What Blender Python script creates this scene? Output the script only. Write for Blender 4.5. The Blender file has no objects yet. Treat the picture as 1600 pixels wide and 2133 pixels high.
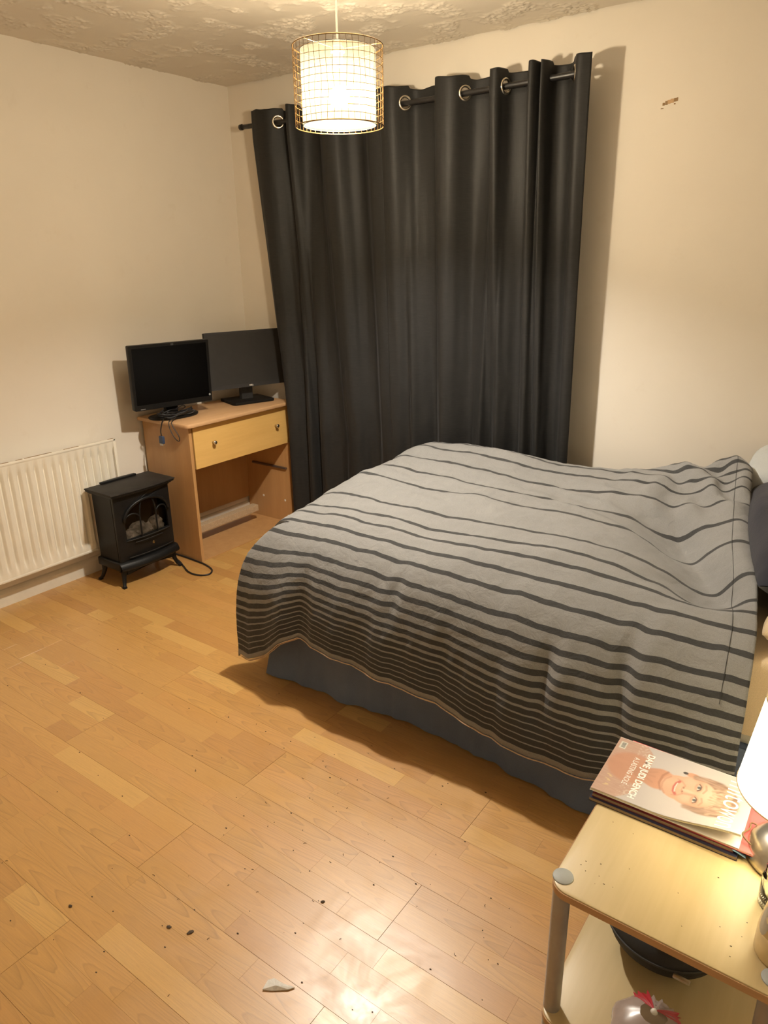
import bpy, bmesh, math, random
from mathutils import Vector, Matrix, noise
PI = math.pi
random.seed(7)
S = bpy.context.scene
C = S.collection

# ------------------------------------------------------------------ camera
F_PX = 1494.16
cam_d = bpy.data.cameras.new('camera')
cam_d.sensor_fit = 'VERTICAL'; cam_d.sensor_height = 36.0
cam_d.lens = 36.0 * F_PX / 2133.0
cam_d.clip_start = 0.02
cam = bpy.data.objects.new('camera', cam_d); C.objects.link(cam)
cam.matrix_world = Matrix(((0.81257528, -0.18370971, 0.5531475, 0),
                           (0.58270303, 0.27780623, -0.76372827, 0),
                           (-0.01336352, 0.94290744, 0.33278668, 1.5), (0, 0, 0, 1)))
S.camera = cam
# ------------------------------------------------------------------ world, exposure
w = bpy.data.worlds.new('world'); S.world = w; w.use_nodes = True
w.node_tree.nodes['Background'].inputs[0].default_value = (1.0, 0.86, 0.68, 1)
w.node_tree.nodes['Background'].inputs[1].default_value = 0.02
S.view_settings.view_transform = 'Standard'; S.view_settings.look = 'None'
S.view_settings.gamma = 1.0; S.view_settings.use_curve_mapping = False
S.view_settings.exposure = 0.0
# lamp light (both lamps are built as real lamps further down)
WARM = (1.0, 0.92, 0.80)
PENDANT_BULB = 3850.0
TABLE_BULB, TABLE_SHADE = 51.0, 5.3

# ------------------------------------------------------------------ helpers
OFF = [Vector((0, 0, 0))]


class MB:
    def __init__(s):
        s.v = []; s.f = []; s.m = []

    def add(s, vs, fs, mi=0):
        o = len(s.v)
        s.v += [Vector(v) for v in vs]
        for f in fs:
            s.f.append([i + o for i in f]); s.m.append(mi)
        return s

    def bm_add(s, bm, mi=0):
        bm.verts.index_update()
        s.add([v.co.copy() for v in bm.verts], [[v.index for v in f.verts] for f in bm.faces], mi)
        bm.free(); return s

    def box(s, lo, hi, bev=0.0, seg=2, mi=0, mat=None):
        bm = bmesh.new(); bmesh.ops.create_cube(bm, size=1)
        for v in bm.verts:
            v.co = Vector([lo[i] + (v.co[i] + .5) * (hi[i] - lo[i]) for i in range(3)])
        if bev > 0:
            bmesh.ops.bevel(bm, geom=list(bm.edges), offset=bev, segments=seg, affect='EDGES', profile=.5)
        if mat is not None: bmesh.ops.transform(bm, matrix=mat, verts=bm.verts)
        return s.bm_add(bm, mi)

    def tube(s, pts, r, seg=10, mi=0, closed=False, cap=True, smooth=0):
        pts = [Vector(p) for p in pts]
        if smooth: pts = spline(pts, smooth, closed)
        n = len(pts); rr = r if hasattr(r, '__len__') else [r] * n
        if len(rr) != n: rr = [rr[min(len(rr) - 1, int(i * len(rr) / n))] for i in range(n)]
        up = None; vs = []; fs = []
        for i, p in enumerate(pts):
            a = pts[i - 1] if (i > 0 or closed) else p
            b = pts[(i + 1) % n] if (i < n - 1 or closed) else p
            t = (b - a).normalized()
            if up is None: up = Vector((0, 0, 1)) if abs(t.z) < .9 else Vector((1, 0, 0))
            x = t.cross(up).normalized(); up = x.cross(t).normalized()
            for k in range(seg):
                an = 2 * PI * k / seg
                vs.append(p + (x * math.cos(an) + up * math.sin(an)) * rr[i])
        for i in range(n if closed else n - 1):
            j = (i + 1) % n
            for k in range(seg):
                l = (k + 1) % seg
                fs.append([i * seg + k, i * seg + l, j * seg + l, j * seg + k])
        if cap and not closed:
            fs.append(list(range(seg))[::-1]); fs.append([(n - 1) * seg + k for k in range(seg)])
        return s.add(vs, fs, mi)

    def lathe(s, prof, c, seg=32, mi=0, axis='z', close=False):
        vs = []; fs = []; n = len(prof)
        for (r, h) in prof:
            for k in range(seg):
                a = 2 * PI * k / seg
                if axis == 'z': vs.append((c[0] + r * math.cos(a), c[1] + r * math.sin(a), c[2] + h))
                else: vs.append((c[0] + h, c[1] + r * math.cos(a), c[2] + r * math.sin(a)))
        for i in range(n - 1 + (1 if close else 0)):
            j = (i + 1) % n
            for k in range(seg):
                l = (k + 1) % seg
                fs.append([i * seg + k, i * seg + l, j * seg + l, j * seg + k])
        if not close:
            if prof[0][0] > 1e-6: fs.append([k for k in range(seg)][::-1])
            if prof[-1][0] > 1e-6: fs.append([(n - 1) * seg + k for k in range(seg)])
        return s.add(vs, fs, mi)

    def prism(s, outline, z0, z1, mi=0, bev=0.0):
        bm = bmesh.new()
        vs = [bm.verts.new((p[0], p[1], z0)) for p in outline]
        f = bm.faces.new(vs)
        r = bmesh.ops.extrude_face_region(bm, geom=[f])
        for e in r['geom']:
            if isinstance(e, bmesh.types.BMVert): e.co.z = z1
        bmesh.ops.recalc_face_normals(bm, faces=bm.faces)
        if bev > 0:
            ed = [e for e in bm.edges if abs(e.verts[0].co.z - e.verts[1].co.z) < 1e-7]
            bmesh.ops.bevel(bm, geom=ed, offset=bev, segments=2, affect='EDGES', profile=.5)
        return s.bm_add(bm, mi)

    def grid(s, nu, nv, fn, mi=0, wrap=False, keep=None, mifn=None):
        vs = [fn(i, j) for i in range(nu) for j in range(nv)]
        o = len(s.v); s.v += [Vector(v) for v in vs]
        for i in range(nu if wrap else nu - 1):
            for j in range(nv - 1):
                k = (i + 1) % nu
                if keep and not keep(i, j): continue
                s.f.append([o + i * nv + j, o + k * nv + j, o + k * nv + j + 1, o + i * nv + j + 1])
                s.m.append(mifn(i, j) if mifn else mi)
        return s

    def blob(s, c, rad, sub=2, seed=0, amp=.15, mi=0):
        bm = bmesh.new(); bmesh.ops.create_icosphere(bm, subdivisions=sub, radius=1)
        for v in bm.verts:
            k = 1 + amp * noise.noise(v.co * 1.7 + Vector((seed * 3.1, seed, 0)))
            v.co = Vector((c[0] + v.co.x * rad[0] * k, c[1] + v.co.y * rad[1] * k, c[2] + v.co.z * rad[2] * k))
        return s.bm_add(bm, mi)

    def xf(s, M):
        s.v = [M @ v for v in s.v]; return s

    def build(s, name, mats, parent=None, smooth=False, fix=True, off=None):
        off = OFF[0] if off is None else Vector(off)
        me = bpy.data.meshes.new(name)
        me.from_pydata([tuple(v - off) for v in s.v], [], s.f)
        if not isinstance(mats, (list, tuple)): mats = [mats]
        for m in mats: me.materials.append(m)
        me.polygons.foreach_set('material_index', s.m)
        if smooth: me.polygons.foreach_set('use_smooth', [True] * len(me.polygons))
        if fix:
            bm = bmesh.new(); bm.from_mesh(me)
            bmesh.ops.recalc_face_normals(bm, faces=bm.faces); bm.to_mesh(me); bm.free()
        me.update()
        if smooth == 'auto':
            bm = bmesh.new(); bm.from_mesh(me)
            for e in bm.edges:
                e.smooth = not (len(e.link_faces) == 2 and e.calc_face_angle(0) > .6)
            bm.to_mesh(me); bm.free()
        o = bpy.data.objects.new(name, me); C.objects.link(o)
        if parent is not None: o.parent = parent
        return o


def spline(pts, k, closed=False):
    pts = [Vector(p) for p in pts]
    P = [pts[-1]] + pts + pts[:2] if closed else [2 * pts[0] - pts[1]] + pts + [2 * pts[-1] - pts[-2]]
    out = []
    for i in range(1, len(P) - 2):
        a, b, c, d = P[i - 1:i + 3]
        for q in range(k):
            t = q / k
            out.append(.5 * ((2 * b) + (c - a) * t + (2 * a - 5 * b + 4 * c - d) * t * t + (3 * b - a - 3 * c + d) * t ** 3))
    if not closed: out.append(P[-2])
    return out


def interp(x, xs, ys):
    if x <= xs[0]: return ys[0]
    for i in range(1, len(xs)):
        if x <= xs[i]:
            t = (x - xs[i - 1]) / (xs[i] - xs[i - 1]); return ys[i - 1] + t * (ys[i] - ys[i - 1])
    return ys[-1]


def sstep(a, b, x):
    t = max(0, min(1, (x - a) / (b - a))); return t * t * (3 - 2 * t)


def gauss(x, y, cx, cy, sx, sy, ang=0):
    dx, dy = x - cx, y - cy; c, s_ = math.cos(ang), math.sin(ang)
    u, v = (dx * c + dy * s_) / sx, (-dx * s_ + dy * c) / sy
    return math.exp(-.5 * (u * u + v * v))


def nz(x, y, z=0.0): return noise.noise(Vector((x, y, z)))


def tag(o, label=None, cat=None, group=None, kind=None):
    if label: o['label'] = label
    if cat: o['category'] = cat
    if group: o['group'] = group
    if kind: o['kind'] = kind
    return o


def thing(name, label, cat, loc=(0, 0, 0), rz=0.0, group=None):
    o = bpy.data.objects.new(name, None); C.objects.link(o)
    o.empty_display_size = .05
    o.location = loc; o.rotation_euler = (0, 0, rz)
    return tag(o, label, cat, group)


def at(loc): OFF[0] = Vector(loc)


def text_mb(txt, size, bold=0.0, ext=0.0002, sx=1.0, space=1.0):
    cu = bpy.data.curves.new('t', 'FONT'); cu.body = txt; cu.size = size
    cu.extrude = ext; cu.offset = bold; cu.resolution_u = 4; cu.space_character = space
    ob = bpy.data.objects.new('t', cu); C.objects.link(ob)
    dg = bpy.context.evaluated_depsgraph_get(); dg.update()
    me = bpy.data.meshes.new_from_object(ob.evaluated_get(dg))
    mb = MB(); mb.add([Vector((v.co.x * sx, v.co.y, v.co.z)) for v in me.vertices], [list(p.vertices) for p in me.polygons])
    bpy.data.objects.remove(ob); bpy.data.curves.remove(cu); bpy.data.meshes.remove(me)
    return mb


def plate_mb(splines, ext, bev=0.0):
    """flat plate with holes from 2-D outlines, lying in the XY plane"""
    cu = bpy.data.curves.new('c', 'CURVE'); cu.dimensions = '2D'; cu.fill_mode = 'BOTH'
    cu.extrude = ext; cu.bevel_depth = bev; cu.bevel_resolution = 1
    for sp in splines:
        p = cu.splines.new('POLY'); p.points.add(len(sp) - 1); p.use_cyclic_u = True
        for q, xy in zip(p.points, sp): q.co = (xy[0], xy[1], 0, 1)
    ob = bpy.data.objects.new('c', cu); C.objects.link(ob)
    dg = bpy.context.evaluated_depsgraph_get(); dg.update()
    me = bpy.data.meshes.new_from_object(ob.evaluated_get(dg))
    mb = MB(); mb.add([v.co.copy() for v in me.vertices], [list(p.vertices) for p in me.polygons])
    bpy.data.objects.remove(ob); bpy.data.curves.remove(cu); bpy.data.meshes.remove(me)
    return mb


# ------------------------------------------------------------------ materials
class NT:
    def __init__(s, name):
        s.mat = bpy.data.materials.new(name); s.mat.use_nodes = True
        s.t = s.mat.node_tree; s.b = s.t.nodes['Principled BSDF']
        s.tc = s.t.nodes.new('ShaderNodeTexCoord')

    def n(s, typ, ins=None, **kw):
        x = s.t.nodes.new(typ)
        for k, v in kw.items(): setattr(x, k, v)
        if ins:
            for k, v in ins.items():
                if hasattr(v, 'is_output') or isinstance(v, bpy.types.NodeSocket): s.t.links.new(v, x.inputs[k])
                else: x.inputs[k].default_value = v
        return x

    def l(s, a, b): s.t.links.new(a, b)

    def mapping(s, scale=(1, 1, 1), src='Object', loc=None):
        m = s.n('ShaderNodeMapping', {'Vector': s.tc.outputs[src], 'Scale': scale})
        if loc is not None:
            if isinstance(loc, bpy.types.NodeSocket): s.l(loc, m.inputs['Location'])
            else: m.inputs['Location'].default_value = loc
        return m.outputs[0]

    def noise(s, vec, scale, detail=4, rough=.55, dist=0.0):
        return s.n('ShaderNodeTexNoise', {'Vector': vec, 'Scale': scale, 'Detail': detail, 'Roughness': rough, 'Distortion': dist}).outputs['Fac']

    def ramp(s, fac, stops, interp='LINEAR'):
        r = s.n('ShaderNodeValToRGB', {'Fac': fac}); cr = r.color_ramp; cr.interpolation = interp
        while len(cr.elements) < len(stops): cr.elements.new(.5)
        for e, (p, c) in zip(cr.elements, stops):
            e.position = p; e.color = (c[0], c[1], c[2], 1) if hasattr(c, '__len__') else (c, c, c, 1)
        return r.outputs[0]

    def mix(s, fac, a, b, mode='MIX'):
        m = s.n('ShaderNodeMix', data_type='RGBA', blend_type=mode)
        for k, v in (('Factor', fac), ('A', a), ('B', b)):
            i = [q for q in m.inputs if q.name == k and (q.type == ('VALUE' if k == 'Factor' else 'RGBA'))][0]
            if isinstance(v, bpy.types.NodeSocket): s.l(v, i)
            elif k == 'Factor': i.default_value = v
            else: i.default_value = (v[0], v[1], v[2], 1)
        return [q for q in m.outputs if q.type == 'RGBA'][0]

    def math(s, op, a, b=0.0):
        m = s.n('ShaderNodeMath', operation=op)
        for i, v in enumerate((a, b)):
            if isinstance(v, bpy.types.NodeSocket): s.l(v, m.inputs[i])
            else: m.inputs[i].default_value = v
        return m.outputs[0]

    def set(s, **kw):
        for k, v in kw.items():
            i = s.b.inputs[k.replace('_', ' ')]
            if isinstance(v, bpy.types.NodeSocket): s.l(v, i)
            elif hasattr(v, '__len__') and len(v) == 3 and i.type == 'RGBA': i.default_value = (v[0], v[1], v[2], 1)
            else: i.default_value = v
        return s

    def bump(s, h, strength=.3, dist=.01, prev=None):
        b = s.n('ShaderNodeBump', {'Height': h, 'Strength': strength, 'Distance': dist})
        if prev is not None: s.l(prev, b.inputs['Normal'])
        s.l(b.outputs[0], s.b.inputs['Normal']); return b.outputs[0]


def plain(name, col, rough=.5, metal=0.0, var=.06, vs=30, bump=0.0, bs=200, **kw):
    t = NT(name); v = t.mapping()
    n_ = t.noise(v, vs)
    t.set(Base_Color=t.ramp(n_, [(.3, [c * (1 - var) for c in col]), (.7, [min(1, c * (1 + var)) for c in col])]), Roughness=rough, Metallic=metal)
    if bump: t.bump(t.noise(v, bs), bump, .002)
    for k, x in kw.items(): t.set(**{k: x})
    return t.mat


def wood(name, dark, light, axis=0, scale=1.0, rough=.4, coat=0.0, streak=.5):
    t = NT(name); sc = [14 * scale] * 3; sc[axis] = 1.2 * scale
    v = t.mapping(tuple(sc)); n1 = t.noise(v, 2.0, 5, .6, .3)
    sc2 = [90 * scale] * 3; sc2[axis] = 4 * scale
    n2 = t.noise(t.mapping(tuple(sc2)), 2.0, 3, .5)
    m = t.math('ADD', t.math('MULTIPLY', n1, 1 - streak * .5), t.math('MULTIPLY', n2, streak * .5))
    t.set(Base_Color=t.ramp(m, [(.32, dark), (.68, light)]), Roughness=rough)
    t.set(**{'Coat_Weight': coat}); t.b.inputs['Coat Roughness'].default_value = .3
    t.bump(n2, .08, .001)
    return t.mat


def cloth(name, col, var=.12, rough=.9, weave=900, sheen=.2, wr=.25, spec=.2):
    t = NT(name); v = t.mapping()
    a = t.noise(v, 4.5, 5, .6); b = t.noise(v, weave, 2, .5)
    c1 = t.ramp(a, [(.3, [c * (1 - var) for c in col]), (.7, [c * (1 + var) for c in col])])
    c2 = t.mix(.35, c1, t.ramp(b, [(.3, [c * .6 for c in col]), (.7, [c * 1.4 for c in col])]))
    t.set(Base_Color=c2, Roughness=rough, Sheen_Weight=sheen); t.b.inputs['Specular IOR Level'].default_value = spec
    p = t.bump(b, .25, .001); t.bump(t.noise(v, 22, 4, .6, .6), wr, .006, p)
    return t.mat


def m_wall():
    t = NT('wall_paint'); v = t.mapping()
    a = t.noise(v, 1.3, 4, .6); b = t.noise(v, 60, 4, .6); c = t.noise(v, 9, 5, .65)
    col = t.ramp(a, [(.3, (.755, .69, .59)), (.7, (.80, .735, .635))])
    col = t.mix(t.ramp(c, [(.62, 0.0), (.78, .22)]), col, (.62, .52, .40))
    t.set(Base_Color=col, Roughness=.62); t.b.inputs['Specular IOR Level'].default_value = .25
    p = t.bump(b, .12, .002); t.bump(c, .12, .008, p)
    return t.mat


def m_ceiling():
    # stippled and swirled textured plaster: clusters of fine ridges on a smooth coat
    t = NT('textured_plaster'); v = t.mapping()
    col = t.ramp(t.noise(v, 2, 3), [(.3, (.66, .59, .49)), (.7, (.71, .64, .53))])
    t.set(Base_Color=col, Roughness=.5)
    t.bump(t.noise(v, 220, 3), .15, .001)
    return t.mat


def m_floor():
    t = NT('laminate'); oi = t.n('ShaderNodeObjectInfo')
    r = t.n('ShaderNodeCombineXYZ', {0: t.math('MULTIPLY', oi.outputs['Random'], 37.0), 1: t.math('MULTIPLY', oi.outputs['Random'], 91.0), 2: 0.0}).outputs[0]
    xyz = t.n('ShaderNodeSeparateXYZ', {0: t.tc.outputs['Object']}).outputs
    wn = t.noise(t.mapping((2.6, 14, 1), loc=r), 1.0, 3, .45, .2)
    off = t.math('MULTIPLY', t.math('SUBTRACT', oi.outputs['Random'], .5), .036)
    yy = t.math('SUBTRACT', xyz[1], off); y2 = t.math('MULTIPLY', t.math('MULTIPLY', yy, yy), 2600.0)
    flip = t.math('MULTIPLY', t.math('SIGN', t.math('SUBTRACT', oi.outputs['Random'], .45)), 9.0)
    f_ = t.math('ADD', t.math('ADD', t.math('MULTIPLY', xyz[0], flip), y2), t.math('MULTIPLY', wn, 3.2))
    rings = t.math('FRACT', f_)
    ringc = t.ramp(rings, [(0.0, 1.04), (.5, 1.0), (.84, .90), (.93, .77), (1.0, 1.03)])
    on = t.ramp(t.noise(t.mapping((.9, 3, 1), loc=r), 1.0, 1), [(.40, .12), (.60, .95)])
    fine = t.noise(t.mapping((10, 320, 1), loc=r), 1.0, 3, .6)
    pores = t.ramp(t.noise(t.mapping((70, 700, 1), loc=r), 1.0, 2, .5), [(.30, .80), (.40, 1.0)])
    col = t.mix(1.0, oi.outputs['Color'], t.ramp(fine, [(.3, .92), (.7, 1.06)]), 'MULTIPLY')
    col = t.mix(1.0, col, t.mix(on, (1, 1, 1), ringc), 'MULTIPLY')
    col = t.mix(.5, col, pores, 'MULTIPLY')
    gp = t.n('ShaderNodeNewGeometry').outputs['Position']
    sm = t.noise(gp, 7.0, 6, .7, .8)
    t.set(Base_Color=col, Roughness=t.ramp(sm, [(.35, .315), (.65, .44)]))
    t.b.inputs['Specular IOR Level'].default_value = 1.0
    t.bump(t.noise(t.mapping((30, 300, 1), loc=r), 1.0, 3, .6), .06, .001)
    return t.mat


M = {}
M['wall'] = m_wall(); M['ceiling'] = m_ceiling(); M['floor'] = m_floor()
M['bounce_wall'] = plain('bounce_wall_paint', (.86, .83, .77), .6)  # paler paint for the two unseen walls, to bounce more light
M['subfloor'] = plain('subfloor', (.10, .055, .025), .8)
M['gloss_white'] = plain('gloss_cream_paint', (.74, .68, .57), .3, vs=12)
M['radiator'] = plain('radiator_paint', (.77, .715, .60), .35, vs=10, var=.04)
M['rust'] = plain('rust_grime', (.30, .19, .09), .8)
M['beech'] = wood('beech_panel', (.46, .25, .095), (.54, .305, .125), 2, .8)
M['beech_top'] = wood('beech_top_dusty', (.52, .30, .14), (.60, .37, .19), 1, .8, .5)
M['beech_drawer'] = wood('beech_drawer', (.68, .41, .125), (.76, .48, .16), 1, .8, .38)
M['chip'] = plain('chipboard', (.50, .36, .22), .8, vs=350, var=.35)
M['gap'] = plain('shadow_gap', (.03, .02, .015), .9)
M['table_wood'] = wood('birch_table', (.51, .395, .200), (.58, .455, .245), 1, .7, .34)
M['table_edge'] = wood('birch_edge', (.42, .24, .11), (.5, .3, .14), 0, 1.2, .5)
M['silver_leg'] = plain('silver_paint', (.36, .35, .34), .42, .55, bump=.05)
M['silver_cap'] = plain('grey_cap', (.33, .345, .335), .5)
M['chrome'] = plain('brushed_steel', (.62, .58, .5), .28, 1.0, var=.04, vs=80)
M['nickel'] = plain('nickel', (.72, .66, .56), .25, 1.0)
M['black_plastic'] = plain('black_plastic', (.008, .0075, .007), .45, bump=.04, bs=600, Specular_IOR_Level=.25)
M['black_gloss'] = plain('black_screen', (.0025, .0023, .0022), .22, Specular_IOR_Level=.2)
M['grey_screen'] = plain('matt_grey_screen', (.030, .028, .026), .38)
M['black_iron'] = plain('black_painted_iron', (.0075, .0075, .0075), .46, vs=14, var=.3, bump=.06, bs=120, Specular_IOR_Level=.28)
M['black_iron_dusty'] = plain('dusty_black_iron', (.020, .0175, .015), .6, vs=16, var=.35, bump=.06, bs=90, Specular_IOR_Level=.3)
M['rod'] = plain('black_rod', (.014, .013, .013), .35)
M['logs'] = plain('fake_log', (.30, .26, .21), .8, vs=18, var=.45)
M['brown_back'] = plain('firebox_back', (.075, .050, .030), .8)
M['brass'] = plain('brass', (.55, .38, .14), .3, 1.0)
M['cable'] = plain('black_cable', (.012, .012, .013), .45)
M['blue_plug'] = plain('blue_connector', (.03, .05, .10), .45)
M['white_plastic'] = plain('white_plastic', (.78, .74, .66), .4)
M['curtain'] = None
M['valance'] = cloth('slate_valance', (.125, .155, .225), .15, wr=.3)
M['sheet'] = cloth('beige_sheet', (.62, .48, .30), .05, wr=.2)
M['mattress'] = cloth('mattress_ticking', (.60, .55, .45), .05)
M['navy'] = cloth('navy_pillowcase', (.020, .022, .033), .15, wr=.3)
M['palegrey'] = cloth('pale_grey_pillowcase', (.48, .50, .50), .05, wr=.2)
M['redthrow'] = cloth('red_throw', (.33, .04, .03), .25)
M['duvet_light'] = cloth('grey_duvet_cotton', (.225, .222, .215), .07, .9, 700, .15, .75)
M['duvet_dark'] = cloth('charcoal_duvet_stripe', (.046, .046, .046), .10, .9, 700, .12, .75)
M['piping'] = cloth('tan_piping', (.50, .36, .24), .05)


def m_curtain():
    t = NT('black_satin_curtain'); v = t.mapping((1, 1, 1))
    a = t.noise(v, 3, 4); th = t.noise(t.mapping((30, 30, 420)), 1.0, 3, .6)
    col = t.ramp(a, [(.3, (.015, .0146, .014)), (.7, (.020, .0192, .0184))])
    col = t.mix(.5, col, t.ramp(th, [(.3, (.012, .012, .012)), (.7, (.026, .025, .0235))]))
    t.set(Base_Color=col, Roughness=.54, Sheen_Weight=.03); t.b.inputs['Specular IOR Level'].default_value = .24
    t.b.inputs['Sheen Roughness'].default_value = .4
    p = t.bump(th, .15, .001); t.bump(t.noise(t.mapping((9, 9, 4)), 1.0, 4, .6, .5), .25, .01, p)
    return t.mat


M['curtain'] = m_curtain()


def emit(name, col, strength, base=(.9, .85, .75), trans=0.0):
    t = NT(name)
    t.set(Base_Color=base, Roughness=.7, Emission_Color=col, Emission_Strength=strength)
    v = t.mapping((90, 90, 90)); t.bump(t.noise(v, 1.0, 2), .05, .001)
    return t.mat


M['bulb'] = emit('lit_bulb', WARM, PENDANT_BULB)


def translucent(name, col, clear, tint=(1, 1, 1)):
    # thin fabric or added disc that lets part of the bulb's light straight through and scatters a little of the rest
    t = NT(name); nt = t.t
    v = t.mapping((300, 300, 300)); c = t.ramp(t.noise(v, 1.0, 2), [(.3, [q * .92 for q in col]), (.7, [q * 1.08 for q in col])])
    tr = nt.nodes.new('ShaderNodeBsdfTransparent'); tr.inputs[0].default_value = (*tint, 1); tl = nt.nodes.new('ShaderNodeBsdfTranslucent'); df = nt.nodes.new('ShaderNodeBsdfDiffuse')
    t.l(c, tl.inputs[0]); t.l(c, df.inputs[0])
    m1 = nt.nodes.new('ShaderNodeAddShader'); t.l(tl.outputs[0], m1.inputs[0]); t.l(df.outputs[0], m1.inputs[1])
    m2 = nt.nodes.new('ShaderNodeMixShader'); m2.inputs[0].default_value = clear
    t.l(m1.outputs[0], m2.inputs[1]); t.l(tr.outputs[0], m2.inputs[2])
    out = [n for n in nt.nodes if n.type == 'OUTPUT_MATERIAL'][0]; t.l(m2.outputs[0], out.inputs['Surface'])
    return t.mat


M['pend_shade'] = translucent('cream_shade_fabric', (.0150, .0134, .0084), .26, (1.0, .91, .75))
M['glow_disc'] = translucent('added_glow_disc', (.05, .046, .040), .90)  # added disc that turns the shade's open bottom white
M['table_bulb'] = emit('lit_table_bulb', (1.0, .85, .54), TABLE_BULB)
M['table_shade'] = emit('lit_table_shade', (1.0, .89, .60), TABLE_SHADE)


def glass(name, col=(1, 1, 1), rough=.02, ior=1.45):
    t = NT(name); t.set(Base_Color=col, Roughness=rough, IOR=ior, Transmission_Weight=1.0)
    t.bump(t.noise(t.mapping(), 40, 2), .02, .001)
    return t.mat


M['glass'] = glass('clear_glass', (.93, .97, .93))
M['smoke_glass'] = glass('smoked_glass', (.55, .50, .45), .05, 1.2)
M['bag'] = plain('clear_food_bag', (.50, .40, .36), .25, var=.08, vs=40, Transmission_Weight=.35)
M['ring_fabric'] = plain('shade_edge_tape', (.012, .010, .006), .8)
M['red_print'] = plain('red_print', (.42, .03, .04), .35)

# ------------------------------------------------------------------ the setting
XL, YB, ZC, XR, YF = -3.205, 3.0586, 2.377, .27, -.28
FLOORZ = 0.0


def struct(name, mb, mat, smooth=False):
    o = mb.build(name, mat, None, smooth); o['kind'] = 'structure'; return o


at((0, 0, 0))
T = .1
floor = struct('floor', MB().box((XL - T, YF - T, -.12), (XR + T, YB + T, -.006)), M['subfloor'])
ceil = struct('ceiling', MB().box((XL - T, YF - T, ZC), (XR + T, YB + T, ZC + .1)), M['ceiling'])


def relief_pt(i, j):
    x, y = XL + .0045 * i, 1.25 + .0045 * j
    m_ = sstep(-.08, .30, nz(x * 7.5, y * 7.5, 1.0) + .35 * nz(x * 19, y * 19, 4.0))
    wx, wy = x + .016 * nz(x * 22, y * 22, 7.0), y + .016 * nz(x * 22, y * 22, 9.0)
    r_ = 1 - abs(nz(wx * 42, wy * 42, 2.0)) * 1.7
    r2 = 1 - abs(nz(wx * 88, wy * 88, 5.0)) * 1.8
    return (x, y, ZC - .0035 - .0025 * nz(x * 3, y * 3, 3.0) - m_ * (.0058 * max(0, r_) ** 2.5 + .0028 * max(0, r2) ** 2))


MB().grid(int(2.25 / .0045), int((YB - 1.25) / .0045), relief_pt).build('plaster_relief', M['ceiling'], ceil, True)['kind'] = 'stuff'
wl = struct('wall_left', MB().box((XL - T, YF - T, -.006), (XL, YB + T, ZC)), M['wall'])
wb = struct('wall_back', MB().box((XL, YB, -.006), (XR, YB + T, ZC)), M['wall'])
wr = struct('wall_right', MB().box((XR, YF, -.006), (XR + T, YB + T, ZC)), M['bounce_wall'])
wf = struct('wall_front', MB().box((XL, YF - T, -.006), (XR + T, YF, ZC)), M['bounce_wall'])


def skirting(name, fn, u0, u1):
    prof = [(0, 0), (.014, 0), (.014, .062), (.011, .070), (.006, .078), (0, .082)]
    mb = MB(); n = len(prof)
    vs = [fn(u, d, h) for u in (u0, u1) for d, h in prof]
    fs = [[i, (i + 1) % n, n + (i + 1) % n, n + i] for i in range(n)] + [list(range(n)), list(range(n, 2 * n))]
    mb.add(vs, fs); return struct(name, mb, M['gloss_white'])


skirting('baseboard_left', lambda u, d, h: (XL + d, u, h), YF, YB)
skirting('baseboard_back', lambda u, d, h: (u, YB - d, h), XL + .014, XR)
skirting('baseboard_right', lambda u, d, h: (XR - d, u, h), YF, YB - .014)

# chipped paint on the back wall
mb = MB()
for (dx, dz, w_, h_, mi) in [(-.022, -.006, .008, .009, 0), (-.012, -.003, .010, .013, 0), (-.003, .000, .012, .013, 1), (.008, .002, .012, .014, 1), (.019, .004, .010, .012, 0), (.026, .005, .005, .012, 0), (.018, -.009, .006, .004, 0), (-.026, -.020, .010, .003, 0)]:
    mb.box((-.885 + dx - w_ / 2, YB - .0015, 2.033 + dz - h_ / 2), (-.885 + dx + w_ / 2, YB + .0005, 2.033 + dz + h_ / 2), .0006, 1, mi)
mb.build('paint_chip', [M['rust'], plain('bare_plaster', (.55, .36, .2), .9)], wb)

# floor: strips of three-strip laminate boards
SW, BW, BL = .0637, .1911, 1.285
rng = random.Random(3)
tones = [(.530, .292, .088), (.515, .282, .084), (.502, .268, .080), (.470, .243, .073), (.580, .342, .108), (.520, .278, .086)]
weights = [5, 6, 5, 3, 2, 5]
planks = []
k0 = -10
for b in range(-9, 12):
    y0 = .992 + b * BW
    if y0 > YB or y0 + BW < YF: continue
    xo = -.755 if b % 2 == 0 else -.755 + BL / 2
    for k in range(-3, 4):
        bx0 = xo + k * BL
        for s_ in range(3):
            ys = y0 + s_ * SW
            first = (.33, .19, .26)[s_]
            cuts = [0]; c = first
            while c < BL - .02: cuts.append(c); c += .415
            cuts.append(BL)
            for a, e in zip(cuts, cuts[1:]):
                x0, x1 = max(bx0 + a, XL + .001), min(bx0 + e, XR - .001)
                yy0, yy1 = max(ys, YF + .001), min(ys + SW, YB - .001)
                if x1 - x0 < .01 or yy1 - yy0 < .005: continue
                g0 = .0004 if a == 0 else .00006; g1 = .0004 if e == BL else .00006
                h0 = .0003 if s_ == 0 else .00006; h1 = .0003 if s_ == 2 else .00006
                planks.append((x0 + g0, x1 - g1, yy0 + h0, yy1 - h1, rng.choices(tones, weights)[0]))


def in_view(x, y):
    v = cam.matrix_world.inverted() @ Vector((x, y, 0))
    if v.z > -.05: return False
    px, py = 800 + F_PX * v.x / -v.z, 1066.5 - F_PX * v.y / -v.z
    return -60 < px < 1660 and -60 < py < 2250


def hidden(x0, x1, y0, y1):
    return (x0 > -1.70 and y0 > 1.80) or (y0 > 3.0) or (x1 < -3.19)


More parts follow.
